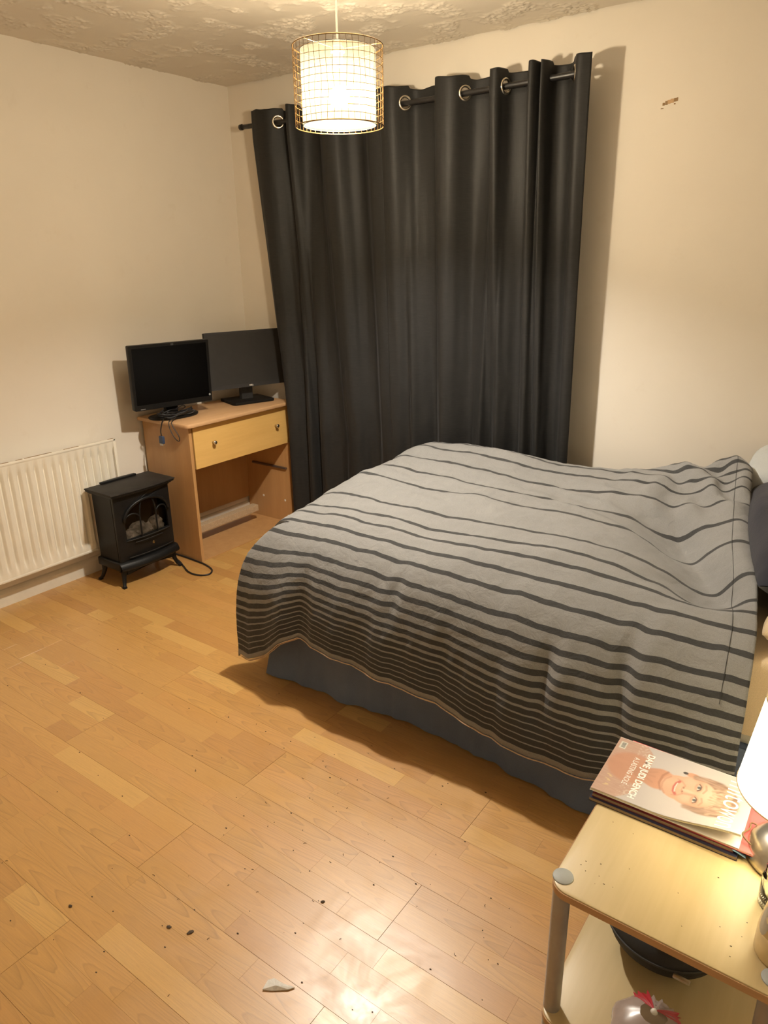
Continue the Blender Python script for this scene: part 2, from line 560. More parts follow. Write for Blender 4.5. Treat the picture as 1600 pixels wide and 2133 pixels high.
def plank_mb(x0, x1, y0, y1, z0=-.006, z1=0.0):
    b_ = .0002
    return [(x0, y0, z0), (x1, y0, z0), (x1, y1, z0), (x0, y1, z0), (x0, y0, z1 - b_), (x1, y0, z1 - b_), (x1, y1, z1 - b_), (x0, y1, z1 - b_),
            (x0 + b_, y0 + b_, z1), (x1 - b_, y0 + b_, z1), (x1 - b_, y1 - b_, z1), (x0 + b_, y1 - b_, z1)], \
        [[0, 3, 2, 1], [0, 1, 5, 4], [1, 2, 6, 5], [2, 3, 7, 6], [3, 0, 4, 7], [4, 5, 9, 8], [5, 6, 10, 9], [6, 7, 11, 10], [7, 4, 8, 11], [8, 9, 10, 11]]


vis, rest = [], []
for p in planks:
    x0, x1, y0, y1, t_ = p
    cand = [(x0, y0), (x1, y0), (x0, y1), (x1, y1), ((x0 + x1) / 2, (y0 + y1) / 2)]
    (vis if any(in_view(*q) for q in cand) and not hidden(x0, x1, y0, y1) else rest).append(p)
vis.sort(key=lambda p: math.hypot((p[0] + p[1]) / 2, (p[2] + p[3]) / 2))
rest += vis[300:]; vis = vis[:300]
cache = {}
for x0, x1, y0, y1, t_ in vis:
    key = (round(x1 - x0, 4), round(y1 - y0, 4)); cx, cy = (x0 + x1) / 2, (y0 + y1) / 2
    if key not in cache:
        me = bpy.data.meshes.new('plank'); v_, f_ = plank_mb(x0 - cx, x1 - cx, y0 - cy, y1 - cy)
        me.from_pydata(v_, [], f_); me.materials.append(M['floor']); cache[key] = me
    o = bpy.data.objects.new('plank', cache[key]); C.objects.link(o); o.parent = floor
    o.location = (cx, cy, 0); j = rng.uniform(.96, 1.04); o.color = (t_[0] * j, t_[1] * j, t_[2] * j, 1)
mb = MB()
for x0, x1, y0, y1, t_ in rest:
    v_, f_ = plank_mb(x0, x1, y0, y1); mb.add(v_, f_)
o = mb.build('plank_field', M['floor'], floor); o['kind'] = 'stuff'; o.color = (.52, .28, .085, 1)

# ------------------------------------------------------------------ bed
bed_loc = (-.8, 2.28, 0); at(bed_loc)
bed = thing('double_bed', 'double bed with dark slate valance and beige sheet by the back wall', 'bed', bed_loc)
BX0, BX1, BY0, BY1 = -1.72, .17, 1.765, 2.85
MB().box((BX0, BY0, .05), (BX1, BY1, .30), .02).build('divan_base', M['valance'], bed, 'auto')
for x in (BX0 + .1, BX1 - .1):
    for y in (BY0 + .1, BY1 - .1): MB().lathe([(.022, 0), (.022, .05)], (x, y, 0), 12).build('castor', M['black_plastic'], bed)
MB().box((BX0, BY0, .302), (BX1, BY1, .555), .05, 4).build('mattress', M['mattress'], bed, 'auto')
# fitted sheet: a shell over the head end, hanging a little down the near side
def sheet_pt(i, j, nu=40, nv=40):
    x = -.45 + (BX1 + .012 - -.45) * i / (nu - 1)
    t = j / (nv - 1) * 1.30
    if t < .20: y, z = BY0 - .012 - .006 * math.sin(x * 23), .36 + t
    elif t < .26: a = (t - .20) / .06 * PI / 2; y, z = BY0 - .012 + .04 * (1 - math.cos(a)), .56 - .0 + .01 * math.sin(a)
    else: y, z = BY0 + .028 + (t - .26), .57 + .004 * nz(x * 6, t * 6)
    return (x, min(y, BY1), z)
MB().grid(40, 40, sheet_pt).build('fitted_sheet', M['sheet'], bed, True)
# valance: a rippled skirt round foot and near side
path = []
n = 420
def val_path(u):
    # u in metres from the back foot corner, along the foot, round the corner, along the near side
    Lf = BY1 - BY0 + .03
    if u < Lf: return Vector((BX0 - .02, BY1 - u, 0)), Vector((-1, 0, 0)), u
    return Vector((BX0 - .02 + (u - Lf), BY0 - .03, 0)), Vector((0, -1, 0)), u
Lf = BY1 - BY0 + .03; LV = Lf + (BX1 - BX0 + .02)
def val_pt(i, j):
    u = LV * i / (n - 1); h = j / 11
    p, nrm, _ = val_path(u)
    cw = max(0, 1 - abs(u - Lf) / .05)
    if cw > 0: nrm = (Vector((-1, 0, 0)) * (1 if u < Lf else cw * .9) + Vector((0, -1, 0)) * (1 if u >= Lf else cw * .9)).normalized()
    low = 1 - h
    rip = .020 * nz(u * 4.2, 3.1) + .013 * nz(u * 11, low * .7, 7.7) + .006 * nz(u * 27, low, 1.2)
    q = p + nrm * (.004 + low * (.032 + rip * 1.3) + .03 * cw * low)
    # the floor edge of the cloth swings in and out in long lazy waves
    x_ = u - Lf
    if x_ > 0: q.y += low * (.030 * math.sin((x_ - .35) * 5.2) * sstep(0, .5, x_) - .01)
    z = .004 + (.33 - .004) * h + low * .0
    return (q.x, q.y, z)
MB().grid(n, 12, val_pt).build('valance', M['valance'], bed, True)

# ------------------------------------------------------------------ duvet
PROF = [(1.598, .205), (1.612, .30), (1.642, .42), (1.69, .515), (1.765, .585), (1.88, .628), (2.1, .652), (2.4, .665), (2.65, .68), (2.78, .688), (2.84, .668), (2.862, .61), (2.868, .5)]
dp = spline([(0, a, b) for a, b in PROF], 40)
LL = [0.0]
for a, b in zip(dp, dp[1:]): LL.append(LL[-1] + (b - a).length)
def prof_at(t):
    t = max(0, min(LL[-1], t)); lo, hi = 0, len(LL) - 1
    while hi - lo > 1:
        m_ = (lo + hi) // 2
        if LL[m_] <= t: lo = m_
        else: hi = m_
    k = (t - LL[lo]) / max(1e-9, LL[hi] - LL[lo]); p = dp[lo].lerp(dp[hi], k); return p.y, p.z
TT = LL[-1]
STR = [(.023, .0150), (.0415, .0150), (.0599, .0150), (.0785, .0150), (.0970, .0150), (.1167, .0150), (.1385, .0155), (.1631, .0155), (.1910, .0160), (.2220, .0160), (.2575, .0165), (.2968, .0165), (.3426, .0165), (.413, .0165), (.4805, .0155), (.5559, .015), (.619, .015), (.7225, .015), (.933, .016), (1.0717, .017), (1.2282, .017), (1.365, .017), (1.455, .016)]
TEND = TT + .17
STR += [(TEND - c, w_) for c, w_ in reversed(STR[:13])]
rows = [0.0]
dark = []
for c, w_ in STR:
    for e in (c - w_ / 2, c + w_ / 2):
        while e - rows[-1] > .017: rows.append(rows[-1] + min(.013, (e - rows[-1]) * .5)); dark.append(0)
        rows.append(e); dark.append(0 if e < c else 1)
while rows[-1] < TEND - .002: rows.append(min(TEND, rows[-1] + .013)); dark.append(0)
# the last strip at the hem is dark too
for j in range(len(dark)):
    if rows[j + 1] < .014: dark[j] = 1
HX = [-1.9, -1.78, -1.70, -1.62, -1.56, -1.26, -.97, -.81, -.66, -.4, -.15]
HZ = [-.105, -.10, -.055, .02, .045, .03, .005, -.025, -.035, -.03, .0]
def xh(y): return interp(y, [1.60, 1.8, 2.05, 2.25, 2.75, 2.9], [-.150, -.175, -.225, -.275, -.375, -.43])
XF, RF = -1.722, .12
NS = 330
def duvet_pt(i, j):
    t = rows[j]; y, z = prof_at(t)
    if t > 1.1:   # at the head end the cloth is pulled forward so more of its far side shows
        xg = xh(y) - ((xh(y) - XF) + RF * PI / 2 + .33) * i / (NS - 1)
        y, z = prof_at(t - .17 * sstep(-1.0, -.5, xg) * sstep(1.1, 1.6, t))
    drop = max(0.0, .60 - z) if y < 1.80 else 0.0
    hang = min(1.2, drop / .365)
    x_head = xh(y)
    s_tot = (x_head - XF) + RF * PI / 2 + .33
    s = s_tot * i / (NS - 1)
    # slow wobble of the printed stripes
    x = x_head - s; dz = 0.0; a = s - (x_head - XF)
    if a > 0:
        if a < RF * PI / 2: dx, dz = RF * math.sin(a / RF), RF * (1 - math.cos(a / RF))
        else: dx, dz = RF, RF + (a - RF * PI / 2)
        if hang > 0:
            lim = max(drop * .72, .0)
            if dz > lim:
                ex = dz - lim; dz = lim
                amax = RF * math.acos(max(-1, 1 - lim / RF)) if lim < RF else RF * PI / 2
                dx = RF * math.sin(amax / RF) if lim < RF else RF
                y += min(.05, ex * .6)
            dzz = max(0, dz - drop); dz = dzz
        x = XF - dx
    z -= dz
    xx = x
    # hem line along the side
    z += interp(xx, HX, HZ) * hang
    # hanging part: soft vertical folds
    if y < 1.85 and dz == 0:
        w_ = sstep(0, .9, hang)
        y -= w_ * (.016 * nz(xx * 5.3, 2.2) + .014 * nz(xx * 10.5, z * 1.3, 4.0) + .006 * nz(xx * 26, z * 3, 9.0)) - .004
        y -= .020 * w_ * gauss(xx, 0, -1.62, 0, .05, 1) - .022 * w_ * gauss(xx, 0, -1.545, 0, .035, 1)
        # crease in the middle of the hanging side and gathers under the head end
        y += .020 * sstep(.15, .5, hang) * gauss(xx, z, -.655, .43, .018, .10) - .012 * sstep(.1, .5, hang) * gauss(xx, z, -.61, .43, .03, .10)
        y += .016 * gauss(xx, z, -.45, .47, .02, .09) - .012 * gauss(xx, z, -.41, .47, .025, .09)
        y += .014 * gauss(xx, z, -1.18, .5, .016, .07)
    # flare of the foot corner
    if a > -.1 and hang > 0:
        k = sstep(-.1, .12, a); x -= .03 * k * math.sin(min(1, hang) * PI * .8)
    # top: hollows and ridges
    if y > 1.70:
        k = sstep(1.70, 1.95, y) * (1 - .6 * sstep(2.76, 2.86, y))
        h = 0.0
        h += .020 * gauss(x, y, -1.55, 2.62, .22, .2)
        h += -.016 * gauss(x, y, -1.15, 2.55, .25, .18)
        h += .026 * gauss(x, y, -.62, 2.72, .18, .13)
        h += .040 * gauss(x, y, -.42, 2.72, .08, .16)
        # valley running beside the head edge, rising steeply to it
        vx, vy = x + .25, y - 1.92; al = (-vx * .33 + vy * .58) / .667; dd = (vx * .58 + vy * .33) / .667
        vs_ = .045 if dd > 0 else .13
        h += -.070 * math.exp(-(dd / vs_) ** 2) * sstep(-.06, .10, al) * (1 - sstep(.50, .78, al))
        h += .034 * math.exp(-((x - xh(y) + .03) / .06) ** 2) * sstep(1.9, 2.1, y)
        h += .045 * gauss(x, y, -.57, 2.77, .16, .10)
        h += -.022 * gauss(x, y, -.66, 2.36, .28, .09, -.42)
        h += .018 * gauss(x, y, -.55, 1.92, .18, .08, -.2)
        # long shallow drag lines running from the back left to the hollow
        d = (y - 2.33) + .42 * (x + .62)
        h += .007 * math.exp(-((d - .05) / .018) ** 2) * sstep(-1.35, -.8, x) * (1 - sstep(-.5, -.35, x))
        h += .006 * math.exp(-((d + .08) / .016) ** 2) * sstep(-1.25, -.9, x) * (1 - sstep(-.5, -.35, x))
        h += .006 * math.exp(-((d - .16) / .02) ** 2) * sstep(-1.1, -.8, x) * (1 - sstep(-.6, -.4, x))
        # bunching at the back right
        g = gauss(x, y, -.5, 2.66, .16, .14)
        h += g * (.018 * math.sin(34 * x + 24 * y + 3 * nz(x * 7, y * 7)) + .012 * nz(x * 20, y * 14, 3))
        h += .020 * nz(x * 2.6, y * 3.2, 5.5) + .009 * nz(x * 6.5, y * 9.5, 1.5) + .0042 * nz(x * 14, y * 24, 2.5)
        z += k * h
    # sag folds where it bends over the side
    g = math.exp(-((t - .37) / .10) ** 2)
    if dz == 0: z += g * (.008 * nz(xx * 11, 0.3, 6.0) + .004 * nz(xx * 27, t * 9, 2.0))
    if dz > .0: x -= .012 * nz(y * 6, z * 3, 8.0) * sstep(0, .1, dz)
    # small crumples everywhere
    c = .0020 * nz(x * 34, y * 34, z * 34) + .0022 * nz(x * 15 + y * 6, y * 15 + z * 12, 7.7)
    return (x, y - c * .7 * min(1, hang), z + c)
at((-.9, 2.2, .4))
mb = MB().grid(NS, len(rows), duvet_pt, mifn=lambda i, j: dark[j])
duv = thing('striped_duvet', 'grey duvet with charcoal stripes spread over the double bed', 'duvet', (-.9, 2.2, .4))
do = mb.build('duvet_cover', [M['duvet_light'], M['duvet_dark']], duv, True)
md = do.modifiers.new('thick', 'SOLIDIFY'); md.thickness = .012; md.offset = -1 if do.data.polygons[1000].normal.z > 0 else 1
hem = [Vector(duvet_pt(i, 0)) + Vector((0, -.002, -.004)) for i in range(2, NS - 60, 2)]
MB().tube(hem, .0017, 6).build('hem_piping', M['piping'], duv, True)
hem = [Vector(duvet_pt(i, 0)) + Vector((0, .006 + .004 * nz(i * .05, 0), -.010 + .003 * nz(i * .04, 3))) for i in range(2, NS - 60, 2)]
MB().tube(hem, .0017, 6).build('hem_piping', M['piping'], duv, True)
seam = []
for j in range(24, len(rows) - 20, 2):
    i_ = 9
    seam.append(Vector(duvet_pt(i_, j)) + Vector((0, -.0005, .0008)))
MB().tube(seam, .0008, 5).build('seam', M['duvet_dark'], duv, True)

# ------------------------------------------------------------------ pillows and throw
def pillow(name, label, mat, c, size, rot, flange=0.0, group=None):
    at((0, 0, 0)); NU = 30
    mb = MB()
    def pt(sgn):
        def f(i, j):
            u, v = -1 + 2 * i / (NU - 1), -1 + 2 * j / (NU - 1)
            b = (max(0, 1 - abs(u) ** 4) ** .5) * (max(0, 1 - abs(v) ** 4) ** .5); ck = 1 - .06 * (u * u * v * v)
            pin = 1 - .07 * (1 - abs(v)) * abs(u) ** 2
            pin2 = 1 - .07 * (1 - abs(u)) * abs(v) ** 2
            z = sgn * size[2] / 2 * (b * (1 + .12 * nz(u * 2 + c[0] * 9, v * 2, sgn)) + .015)
            return Vector((u * size[0] / 2 * pin2 * ck, v * size[1] / 2 * pin * ck, z + .006 * nz(u * 5, v * 5, 2)))
        return f
    mb.grid(NU, NU, pt(1)); mb.grid(NU, NU, pt(-1))
    bm = bmesh.new(); o = mb.build('pillow', mat, None, True)
    bm.from_mesh(o.data); bmesh.ops.remove_doubles(bm, verts=bm.verts, dist=.002)
    bmesh.ops.recalc_face_normals(bm, faces=bm.faces); bm.to_mesh(o.data); bm.free()
    o.name = name; o.location = c; o.rotation_euler = rot
    return tag(o, label, 'pillow', 'pillows at the head of the bed')
pillow('pillow', 'navy blue pillow at the head of the bed against the duvet edge', M['navy'], (-.085, 2.37, .715), (.44, .86, .17), (.02, -.10, .20))
pillow('pillow', 'pale grey pillow behind the navy one by the back wall', M['palegrey'], (-.160, 2.850, .765), (.50, .32, .15), (.30, -.08, -.03))
pillow('pillow', 'beige pillow lying under the navy one nearest the lamp', M['sheet'], (.02, 1.890, .621), (.38, .22, .09), (0, 0, -.05))
at((0, 1.98, .62))
thr = thing('red_throw', 'folded red throw with a frayed fringe under the navy pillow', 'blanket', (0, 1.98, .62))
MB().grid(14, 10, lambda i, j: (-.16 + .3 * i / 13, 1.955 + .08 * j / 9, .662 + .012 * j / 9 + .004 * nz(i * .4, j * .3))).build('cloth', M['redthrow'], thr, True)
mb = MB(); mb2 = MB()
for i in range(46):
    x = -.16 + .3 * i / 45; r_ = random.uniform(-.006, .006)
    (mb if i % 3 else mb2).tube([(x, 1.957, .662), (x + r_, 1.942, .660), (x + r_ * 2.5, 1.930 + random.uniform(-.006, .004), .655)], .0012, 4)
for m_, q in ((mb, M['redthrow']), (mb2, M['piping'])):
    o = m_.build('fringe', q, thr); o['kind'] = 'stuff'

# ------------------------------------------------------------------ curtains and rod
ROD_Y, ROD_Z = 2.95, 2.150
at((-2.07, ROD_Y, ROD_Z))
rod = thing('curtain_rod', 'slim black curtain rod across the back wall above the curtains', 'curtain rod', (-2.07, ROD_Y, ROD_Z))
def rod_z(x): return ROD_Z - .010 * math.sin(PI * max(0, min(1, (x + 3.0) / 1.85)))
MB().tube([(x, ROD_Y, rod_z(x)) for x in [-3.012 + 1.848 * i / 30 for i in range(31)]], .0115, 14).build('pole', M['rod'], rod, True)
MB().lathe([(.0, -.004), (.0135, -.004), (.0145, 0), (.0145, .012), (.0115, .013)], (-3.016, ROD_Y, ROD_Z), 16, axis='x').build('end_cap', M['rod'], rod, 'auto')
MB().lathe([(.0115, -.013), (.0145, -.012), (.0145, 0), (.0, .004)], (-1.164, ROD_Y, ROD_Z), 16, axis='x').build('end_cap', M['rod'], rod, 'auto')
for bx in (-2.80, -1.235):
    mb = MB(); mb.box((bx - .006, ROD_Y + .008, ROD_Z - .012), (bx + .006, YB, ROD_Z + .004), .002)
    mb.box((bx - .014, YB - .006, ROD_Z - .045), (bx + .014, YB, ROD_Z + .03), .002)
    mb.tube([(bx, ROD_Y + .012 * math.sin(a), rod_z(bx) + .0125 * math.cos(a) - .0) for a in [PI * (-.2 + k * .14) for k in range(9)]], .003, 6)
    mb.build('bracket', M['rod'], rod, 'auto')

def make_curtain(name, label, top, low, seed, eyes, zbot=.02):
    at((top[0][0], ROD_Y, 0))
    root = thing(name, label, 'curtain', (top[0][0], ROD_Y, 0))
    def path(pts):
        q = spline([(x, d, 0) for x, d in pts], 14); L = [0.0]
        for a, b in zip(q, q[1:]): L.append(L[-1] + (b - a).length)
        return q, L
    qt, Lt = path(top); ql, Ll = path(low)
    N = int(Lt[-1] / .0075); 
    def samp(q, L, f):
        t = f * L[-1]; lo, hi = 0, len(L) - 1
        while hi - lo > 1:
            m_ = (lo + hi) // 2
            if L[m_] <= t: lo = m_
            else: hi = m_
        return q[lo].lerp(q[hi], (t - L[lo]) / max(1e-9, L[hi] - L[lo]))
    zs = [2.205 - .006 * k for k in range(20)]; z = zs[-1]
    while z > zbot + .02: z -= .022; zs.append(max(zbot, z))
    tp = [samp(qt, Lt, i / (N - 1)) for i in range(N)]; lp = [samp(ql, Ll, i / (N - 1)) for i in range(N)]
    holes = []
    for ex in eyes:   # eyelets sit where the cloth crosses the rod
        best = min(range(N), key=lambda i: abs(tp[i].x - ex[0]) + abs(tp[i].y - ex[1]) * 1.0)
        holes.append(best)
    def pt(i, j):
        z = zs[j]; k = sstep(2.05, .75, z) if z < 2.05 else 0.0
        k = 0 if z > 2.08 else min(1, (2.08 - z) / 1.45)
        p = tp[i].lerp(lp[i], k)
        u = i / N * 8
        d = .012 * k * nz(u * 1.6, z * .8, seed) + .0035 * min(1, k * 2) * nz(u * 5, z * 2.3, seed + 3)
        cr = .0022 * sstep(1.5, .8, z) * nz(u * 6, z * 13, seed + 9)
        y = ROD_Y + p.y + d + cr
        y = min(y, YB - .012)
        zz = z
        if z > 2.16: zz += .006 * nz(u * 3, 0, seed) - (.010 if p.y > .01 else 0.0) * (z - 2.16) / .045
        return Vector((p.x + .004 * k * nz(u * 2, z * 1.5, seed + 5), y, zz))
    def keep(i, j):
        c = Vector((0, 0, 0))
        for h in holes:
            hc = pt(h, 9); m_ = (pt(i, j) + pt(min(N - 1, i + 1), min(len(zs) - 1, j + 1))) / 2
            if (m_ - Vector((hc.x, hc.y, rod_z(hc.x)))).length < .0225 and abs(i - h) < 6: return False
        return True
    o = MB().grid(N, len(zs), pt, keep=keep).build('fabric', M['curtain'], root, True)
    md = o.modifiers.new('thick', 'SOLIDIFY'); md.thickness = .0016; md.offset = 0
    root['group'] = 'black curtains on the rod'
    for h in holes:
        c = pt(h, 9); c.z = rod_z(c.x); a = pt(max(0, h - 2), 9); b = pt(min(N - 1, h + 2), 9)
        t = (b - a); t.z = 0; t.normalize(); nrm = Vector((t.y, -t.x, 0)); upv = Vector((0, 0, 1))
        ring = [c + (t * math.cos(q) + upv * math.sin(q)) * .0262 for q in [2 * PI * k / 28 for k in range(28)]]
        MB().tube(ring, .0056, 8, closed=True).build('eyelet', M['nickel'], root, True)
    return root
LT = [(-2.894, -.040), (-2.84, -.052), (-2.785, -.045), (-2.74, -.006), (-2.712, .030), (-2.685, .035), (-2.668, .0), (-2.660, -.040), (-2.640, -.052), (-2.622, -.03), (-2.60, .02), (-2.56, .045), (-2.51, .035), (-2.47, -.02), (-2.42, -.052), (-2.36, -.035), (-2.32, .02), (-2.27, .042), (-2.22, .01), (-2.17, -.030), (-2.10, -.028), (-2.04, -.012)]
LLo = [(-2.782, -.005), (-2.76, -.035), (-2.73, -.03), (-2.70, .005), (-2.675, .035), (-2.655, .02), (-2.63, -.03), (-2.605, -.035), (-2.59, .01), (-2.57, .03), (-2.545, -.02), (-2.51, -.04), (-2.45, .0), (-2.40, .01), (-2.33, -.03), (-2.28, -.02), (-2.23, .03), (-2.18, .04), (-2.14, .0), (-2.11, -.025), (-2.06, -.02), (-2.01, .0)]
make_curtain('curtain', 'left black eyelet curtain hanging behind the monitors and pendant lamp', LT, LLo, 1.3, [(-2.745, -.004), (-2.667, .0), (-2.48, 0), (-2.335, 0), (-2.215, 0)])
RT = [(-2.095, -.046), (-2.06, -.060), (-2.02, -.052), (-1.985, -.006), (-1.955, .030), (-1.90, .036), (-1.850, .028), (-1.822, -.006), (-1.806, -.050), (-1.755, -.060), (-1.715, -.045), (-1.687, -.004), (-1.655, .030), (-1.60, .040), (-1.570, .025), (-1.560, -.02), (-1.548, -.054), (-1.518, -.056), (-1.506, -.01), (-1.490, .028), (-1.44, .040), (-1.405, .028), (-1.393, -.02), (-1.383, -.054), (-1.366, -.058), (-1.354, -.03), (-1.348, -.012), (-1.341, -.03), (-1.330, -.055), (-1.318, -.03), (-1.308, .02), (-1.28, .036), (-1.245, .028), (-1.217, -.004), (-1.19, -.045), (-1.14, -.035)]
RLo = [(-2.04, -.050), (-2.00, -.036), (-1.955, -.010), (-1.925, -.042), (-1.895, -.020), (-1.865, .010), (-1.83, .028), (-1.79, -.012), (-1.755, -.050), (-1.715, -.030), (-1.68, .006), (-1.64, .030), (-1.605, .010), (-1.57, -.020), (-1.545, .01), (-1.525, .024), (-1.50, -.012), (-1.475, -.044), (-1.445, -.015), (-1.42, .022), (-1.39, .03), (-1.37, .0), (-1.35, -.035), (-1.335, -.046), (-1.318, -.018), (-1.305, -.008), (-1.29, -.03), (-1.272, -.042), (-1.255, -.015), (-1.24, .02), (-1.215, .03), (-1.19, .01), (-1.17, -.02), (-1.15, -.035), (-1.135, -.030), (-1.125, -.02)]
make_curtain('curtain', 'right black eyelet curtain hanging behind the foot half of the bed', RT, RLo, 6.1, [(-1.985, -.006), (-1.822, -.006), (-1.687, -.004), (-1.503, 0), (-1.398, 0), (-1.217, -.004)])

# ------------------------------------------------------------------ radiator
at((XL, 1.0, 0))
RY0, RY1, RZ0, RZ1, RX = -.15, 2.035, .146, .682, -3.108
rad = thing('radiator', 'long cream ribbed panel radiator on the left wall', 'radiator', (XL, 1.0, 0))
NP = int((RY1 - RY0 - .03) / .0405)
pitch = (RY1 - RY0 - .03) / NP
def rad_pt(i, j):
    y = RY0 + .015 + (RY1 - RY0 - .03) * i / (NP * 8); h = j / 23
    z = RZ0 + .012 + (RZ1 - RZ0 - .024) * h
    ph = (i % 8) / 8
    groove = max(0.0, math.cos(2 * PI * ph)) ** 1.2
    e = min(z - RZ0, RZ1 - z)
    return (RX - .019 * groove * sstep(.028 + .0, .060 + .012 * groove, e), y, z)
MB().grid(NP * 8 + 1, 24, rad_pt).build('front_panel', M['radiator'], rad, True)
MB().box((RX - .012, RY0, RZ1 - .014), (RX + .002, RY1, RZ1), .004).build('top_rim', M['radiator'], rad, 'auto')
MB().box((RX - .012, RY0, RZ0), (RX + .002, RY1, RZ0 + .014), .004).build('bottom_rim', M['radiator'], rad, 'auto')
for y in (RY0, RY1 - .016):
    MB().box((RX - .012, y, RZ0), (RX + .002, y + .016, RZ1), .004).build('side_rim', M['radiator'], rad, 'auto')
MB().box((XL + .028, RY0 + .02, RZ0 + .01), (RX - .016, RY1 - .01, RZ1 - .012), .006).build('back_panel', M['radiator'], rad, 'auto')
for y in (.3, 1.75):
    MB().box((XL + .001, y, .25), (XL + .030, y + .04, .6), .003).build('wall_bracket', M['radiator'], rad)
mb = MB()
for k in range(26):
    y = random.uniform(1.35, 2.0); z = random.choice([RZ1 + .0005, RZ1 + .0005, RZ0 - .0002])
    mb.box((RX - .009, y, z - .0006), (RX - .002, y + random.uniform(.006, .05), z + .0006))
mb.build('rust_mark', M['rust'], rad)['kind'] = 'stuff'

# ------------------------------------------------------------------ cabinet
cx0, cx1, cy0, cy1, ct = -3.190, -2.827, 2.260, 2.985, .745
at((cx0, cy0, 0))
cab = thing('desk_cabinet', 'beech effect cabinet with one drawer and open base carrying two monitors', 'cabinet', (cx0, cy0, 0))
def rrect(x0, x1, y0, y1, r, corners=(1, 1, 1, 1), seg=6):
    out = []
    for (cx, cy, a0, on) in ((x1 - r, y1 - r, 0, corners[0]), (x0 + r, y1 - r, PI / 2, corners[1]), (x0 + r, y0 + r, PI, corners[2]), (x1 - r, y0 + r, 1.5 * PI, corners[3])):
        if on: out += [(cx + r * math.cos(a0 + PI / 2 * k / seg), cy + r * math.sin(a0 + PI / 2 * k / seg)) for k in range(seg + 1)]
        else: out.append((cx + r * (1 if math.cos(a0 + PI / 4) > 0 else -1), cy + r * (1 if math.sin(a0 + PI / 4) > 0 else -1)))
    return out
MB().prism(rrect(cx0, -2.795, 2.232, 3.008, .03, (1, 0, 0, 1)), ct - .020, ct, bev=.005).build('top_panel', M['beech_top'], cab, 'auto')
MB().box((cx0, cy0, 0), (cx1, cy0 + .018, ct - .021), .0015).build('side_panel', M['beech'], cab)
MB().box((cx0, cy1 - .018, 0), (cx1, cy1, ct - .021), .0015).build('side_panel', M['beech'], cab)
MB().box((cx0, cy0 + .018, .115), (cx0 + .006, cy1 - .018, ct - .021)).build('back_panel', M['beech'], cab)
MB().box((-3.075, cy0 + .019, .070), (-3.028, cy1 - .10, .108), .002).build('chipboard_rail', M['chip'], cab)
MB().box((cx0 + .01, cy0 + .019, 0.0), (cx1 - .004, cy1 - .019, .006), .001).build('base_board', M['beech'], cab)
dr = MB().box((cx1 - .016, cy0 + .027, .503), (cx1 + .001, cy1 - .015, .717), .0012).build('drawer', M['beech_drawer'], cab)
mb = MB(); mb.box((cx0 + .05, cy0 + .035, .52), (cx1 - .017, cy0 + .047, .67)); mb.box((cx0 + .05, cy1 - .047, .52), (cx1 - .017, cy1 - .035, .67)); mb.box((cx0 + .05, cy0 + .048, .52), (cx1 - .017, cy1 - .048, .526)); mb.box((cx0 + .05, cy0 + .048, .526), (cx0 + .06, cy1 - .048, .67))
mb.build('drawer_box', M['chip'], cab)
for y in (2.407, 2.867):
    mb = MB().lathe([(.0, .0), (.005, 0), (.005, .012), (.010, .016), (.011, .022), (.009, .025), (0, .026)], (cx1 + .001, y, .622), 16, axis='x')
    mb.build('knob', M['chrome'], dr, True)
MB().box((-3.13, cy1 - .030, .338), (-2.85, cy1 - .0185, .350), .002).build('drawer_runner', plain('runner_metal', (.20, .15, .12), .4, .7), cab)
for (x, z) in ((-2.88, .14), (-3.06, .14), (-2.86, .045)):
    MB().box((x - .006, cy1 - .0205, z - .006), (x + .006, cy1 - .0178, z + .006), .002).build('screw_cap', M['white_plastic'], cab)
mb = MB().box((-2.858, cy0 + .0178, .055), (-2.846, cy0 + .0225, .067), .002).build('screw_cap', M['white_plastic'], cab)

# ------------------------------------------------------------------ monitors (built in their own frame: x right along the screen, y out of the screen)
def mon(name, label, loc, yaw):
    at((0, 0, 0))
    # local +x -> world along (sin yaw, cos yaw); local -y faces the room
    o = thing(name, label, 'monitor', loc, 0, 'monitors on the cabinet')
    o.rotation_euler = (0, 0, PI / 2 - yaw); return o
def tiltm(zc, tilt): return Matrix.Translation((0, 0, zc)) @ Matrix.Rotation(-tilt, 4, 'X')
# near monitor, glossy black
m1 = mon('black_monitor', 'black glossy wide monitor with cables piled on its foot, left of the pair', (-3.045, 2.345, ct), .199)
W, Hh, zc = .430, .318, .219
A = tiltm(zc, -.041)
MB().box((-W / 2, -.045, -Hh / 2), (W / 2, -.012, Hh / 2), .006, 3).xf(A).build('housing', M['black_plastic'], m1, 'auto')
MB().box((-W / 2 + .07, -.013, -Hh / 2 + .05), (W / 2 - .07, .018, Hh / 2 - .05), .012, 3).xf(A).build('rear_cover', M['black_plastic'], m1, 'auto')
MB().box((-W / 2 + .014, -.0462, -Hh / 2 + .026), (W / 2 - .014, -.0448, Hh / 2 - .014)).xf(A).build('screen', M['black_gloss'], m1)
mb = plate_mb([rrect(-W / 2, W / 2, -Hh / 2, Hh / 2, .006), rrect(-W / 2 + .014, W / 2 - .014, -Hh / 2 + .026, Hh / 2 - .014, .001)], .001)
mb.xf(Matrix.Translation((0, -.0462, 0)) @ Matrix.Rotation(PI / 2, 4, 'X')).xf(A).build('bezel', M['black_plastic'], m1)
MB().lathe([(0, 0), (.0055, 0), (.0055, .001), (0, .001)], (0, 0, 0), 16).xf(A @ Matrix.Translation((W / 2 - .013, -.0472, -Hh / 2 + .034)) @ Matrix.Rotation(PI / 2, 4, 'X')).build('badge', M['silver_cap'], m1)
MB().box((.005, -.0478, Hh / 2 - .0125), (.019, -.047, Hh / 2 - .003)).xf(A).build('webcam', plain('webcam_grey', (.06, .06, .06), .3), m1)
